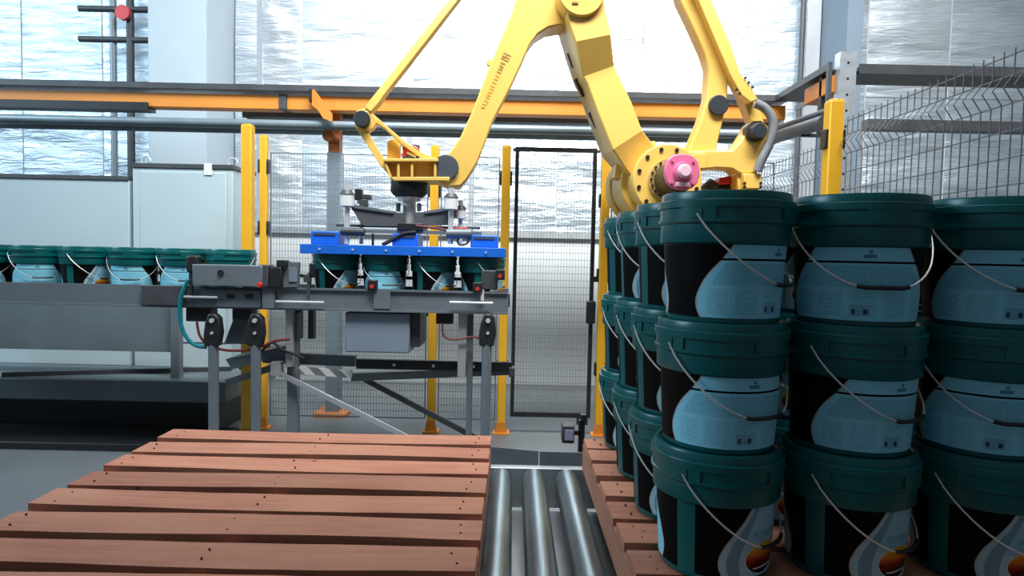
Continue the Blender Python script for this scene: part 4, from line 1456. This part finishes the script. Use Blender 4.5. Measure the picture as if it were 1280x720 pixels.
# rear bracket
rbk = [(862, 189), (884, 188), (915, 188), (925, 178), (934, 163), (940, 152), (952, 150), (961, 158), (962, 170), (955, 182), (950, 196), (946, 216), (928, 218), (923, 216), (915, 211), (896, 210), (878, 212), (870, 232), (858, 236), (840, 210)]
part('rear_bracket', MB().prism(rpoly(rbk, 0.09), -nv * 0.14), M_YELLOW, rb, bevel=0.010, smooth=30)
part('bracket_pad', MB().prism(rpoly([(866, 192), (884, 192), (884, 210), (868, 211)], 0.10), -nv * 0.02), M_YELLOW, rb, bevel=0.004)
part('bracket_leg', MB().prism(rpoly([(921, 214), (947, 214), (951, 262), (926, 262)], 0.07), -nv * 0.14), M_YELLOW, rb, bevel=0.008)
part('bracket_foot', MB().prism(rpoly([(930, 217), (952, 217), (952, 236), (930, 236)], 0.12), -nv * 0.16), M_YELLOW, rb, bevel=0.006)
for py in (229, 234):
    for px in (931, 951):
        q = rp(px, py, 0.125)
        part('foot_bolt', MB().cyl(q - nv * 0.01, q + nv * 0.004, 0.009, n=6), M_BOLT, rb)
cap(944, 164, 13, 0.06, 0.105, M_BROWN, 'pivot_bush')
cap(950, 163, 9.5, 0.09, 0.17)
part('cable_hose', MB().tube(smooth_pts([rp(944, 129, 0.13), rp(957, 136, 0.14), rp(966, 150, 0.15), rp(966, 166, 0.15), rp(960, 184, 0.14), rp(952, 200, 0.13), rp(947, 214, 0.12)]), 0.029, n=12), M_HOSE, rb)
# axis motor behind
part('axis_motor', MB().cyl(rp(900, 240, -0.1), rp(928, 228, -0.1), 0.06, n=20), M_BLACK, rb, bevel=0.006)
part('motor_cover', MB().prism(rpoly([(900, 222), (912, 220), (923, 222), (923, 230), (898, 230)], -0.02), -nv * 0.1), M_RED, rb, bevel=0.008)
part('axis_motor', MB().cyl(rp(882, 240, -0.1), rp(893, 230, -0.1), 0.05, n=16), M_DARK, rb, bevel=0.006)

# ------------------------------------------------------------------ gripper head
YG0 = 4.07
M_WING = mat('gripper_grey_plate', (0.10, 0.11, 0.12), 0.45, 0.2, vary=0.1)
gcx = fc.x
gr = thing('gripper_head', 'blue barred gripper head with grey wings hanging from the robot wrist', 'gripper', (gcx, fc.y, atY(512, 320, YG0).z))
zsh = atY(512, 284, YG0).z
part('collar', MB().cyl((gcx, fc.y, fz0), (gcx, fc.y, fz0 - 0.025), 0.078, 0.070, n=28), M_STEEL, gr)
part('shaft', MB().cyl((gcx, fc.y, fz0 - 0.025), (gcx, fc.y, zsh), 0.042, n=24), M_STEEL, gr)
for px in (498, 524):
    q = atY(px, 254, YG0 - 0.05)
    part('collar_bolt', MB().cyl(q, q + Vector((0, 0, -0.05)), 0.014, n=10), M_DARK, gr)
Yw = YG0 - 0.07


def gpoly(lst, Y):
    return [atY(a, b, Y) for a, b in lst]


part('wing', MB().prism(gpoly([(437, 257), (443, 259), (492, 266), (506, 266), (506, 283), (457, 282), (449, 276), (443, 266)], Yw), (0, 0.02, 0)), M_WING, gr)
part('wing', MB().prism(gpoly([(518, 266), (530, 265), (560, 260), (570, 261), (571, 270), (560, 281), (518, 283)], Yw), (0, 0.02, 0)), M_WING, gr)
part('wing_cap', MB().prism(gpoly([(437, 255), (492, 264), (492, 267), (437, 259)], Yw - 0.01), (0, 0.16, 0)), M_GREY, gr)
part('wing_cap', MB().prism(gpoly([(530, 264), (570, 258), (570, 262), (530, 267)], Yw - 0.01), (0, 0.16, 0)), M_GREY, gr)
part('centre_plate', pbox(496, 279, 529, 288, YG0 - 0.10, 0.2), M_BLACK, gr, bevel=0.004)
part('cross_rod', pbox(428, 288, 602, 292, YG0 - 0.09, 0.03), M_GREY, gr)
part('cross_rod', pbox(420, 282, 600, 285, YG0 + 0.08, 0.03), M_DARK, gr)
part('cylinder', MB().cyl(atY(426, 289, YG0 - 0.11), atY(456, 290, YG0 - 0.11), 0.025, n=16), M_DARK, gr, bevel=0.004)
part('cylinder', MB().cyl(atY(558, 292, YG0 - 0.11), atY(590, 292, YG0 - 0.11), 0.03, n=16), M_GREY, gr, bevel=0.004)
for (px, pyt, Yp, sc2) in ((434, 243, YG0 - 0.10, 1.0), (564, 247, YG0 - 0.10, 1.0), (576, 262, YG0 + 0.06, 0.8), (452, 254, YG0 + 0.12, 0.75)):
    q = atY(px, pyt, Yp)
    zr = atY(px, 305, Yp).z
    part('guide_rod', MB().cyl((q.x, Yp, zr), (q.x, Yp, q.z), 0.017 * sc2, n=12), M_STEEL, gr)
    part('bearing', MB().cyl((q.x, Yp, q.z - 0.075 * sc2), (q.x, Yp, q.z), 0.042 * sc2, n=20), M_WHITEPL, gr, bevel=0.004)
    part('bearing_clamp', MB().cyl((q.x, Yp, q.z), (q.x, Yp, q.z + 0.025), 0.046 * sc2, 0.03 * sc2, n=16), M_DARK, gr)
    part('rod_nut', MB().cyl((q.x, Yp, q.z + 0.025), (q.x, Yp, q.z + 0.058), 0.02 * sc2, n=12), M_STEEL, gr)
part('valve', pbox(443, 236, 452, 250, YG0 - 0.06, 0.05), M_BLACK, gr, bevel=0.004)
part('valve', pbox(450, 243, 463, 249, YG0 - 0.05, 0.05), M_DARK, gr, bevel=0.004)
part('valve', pbox(449, 249, 459, 258, YG0 - 0.06, 0.04), M_DARK, gr, bevel=0.004)
part('valve', pbox(568, 284, 584, 294, YG0 - 0.10, 0.05), M_RED, gr, bevel=0.004)
# blue bar and its three blocks
bt0, bt1 = atY(375, 302, 3.9), atY(632, 311, 3.9)
zbt = (atY(504, 307.5, 3.9)).z
zbb = (atY(504, 319.5, 3.9)).z
part('blue_bar', MB().box(bt0.x, bt1.x, 3.898, 3.914, zbb, zbt), M_BLUE, gr, bevel=0.003)
part('blue_bar_top', MB().box(bt0.x, bt1.x, 3.914, 4.228, zbt - 0.014, zbt), M_BLUE, gr)
part('blue_bar_rear', MB().box(bt0.x, bt1.x, 4.228, 4.244, zbb, zbt), M_BLUE, gr)
for (a, b, t_) in ((388, 423, 289), (490, 522, 292), (588, 622, 294)):
    q0, q1 = atY(a, 300, 3.95), atY(b, 300, 3.95)
    zz = atY((a + b) / 2, t_, 3.95).z
    bk = part('blue_block', MB().box(q0.x, q1.x, 3.95, 4.2, zbt, zz), M_BLUE, gr, bevel=0.006)
    part('block_slot', MB().box(q0.x + 0.02, q1.x - 0.02, 3.946, 3.95, zz - 0.025, zz - 0.012), M_DARK, bk)
for k in range(6):
    xx = bt0.x + 0.12 + k * (bt1.x - bt0.x - 0.24) / 5
    part('bar_bolt', MB().cyl((xx, 3.898, (zbb + zbt) / 2), (xx, 3.892, (zbb + zbt) / 2), 0.007, n=8), M_STEEL, gr)
for (lst, m_2, r_) in (([(580, 292), (572, 300), (575, 306), (584, 304), (586, 296)], M_BLACK, 0.006),
                       ([(478, 306), (490, 300), (505, 292), (520, 290)], M_BLACK, 0.012),
                       ([(520, 282), (535, 284), (550, 286), (566, 290)], M_REDC, 0.008),
                       ([(466, 292), (466, 300), (466, 307)], M_BLACK, 0.008)):
    part('hose', MB().tube(smooth_pts(pts_px(lst, YG0 - 0.12)), r_, n=8), m_2, gr)
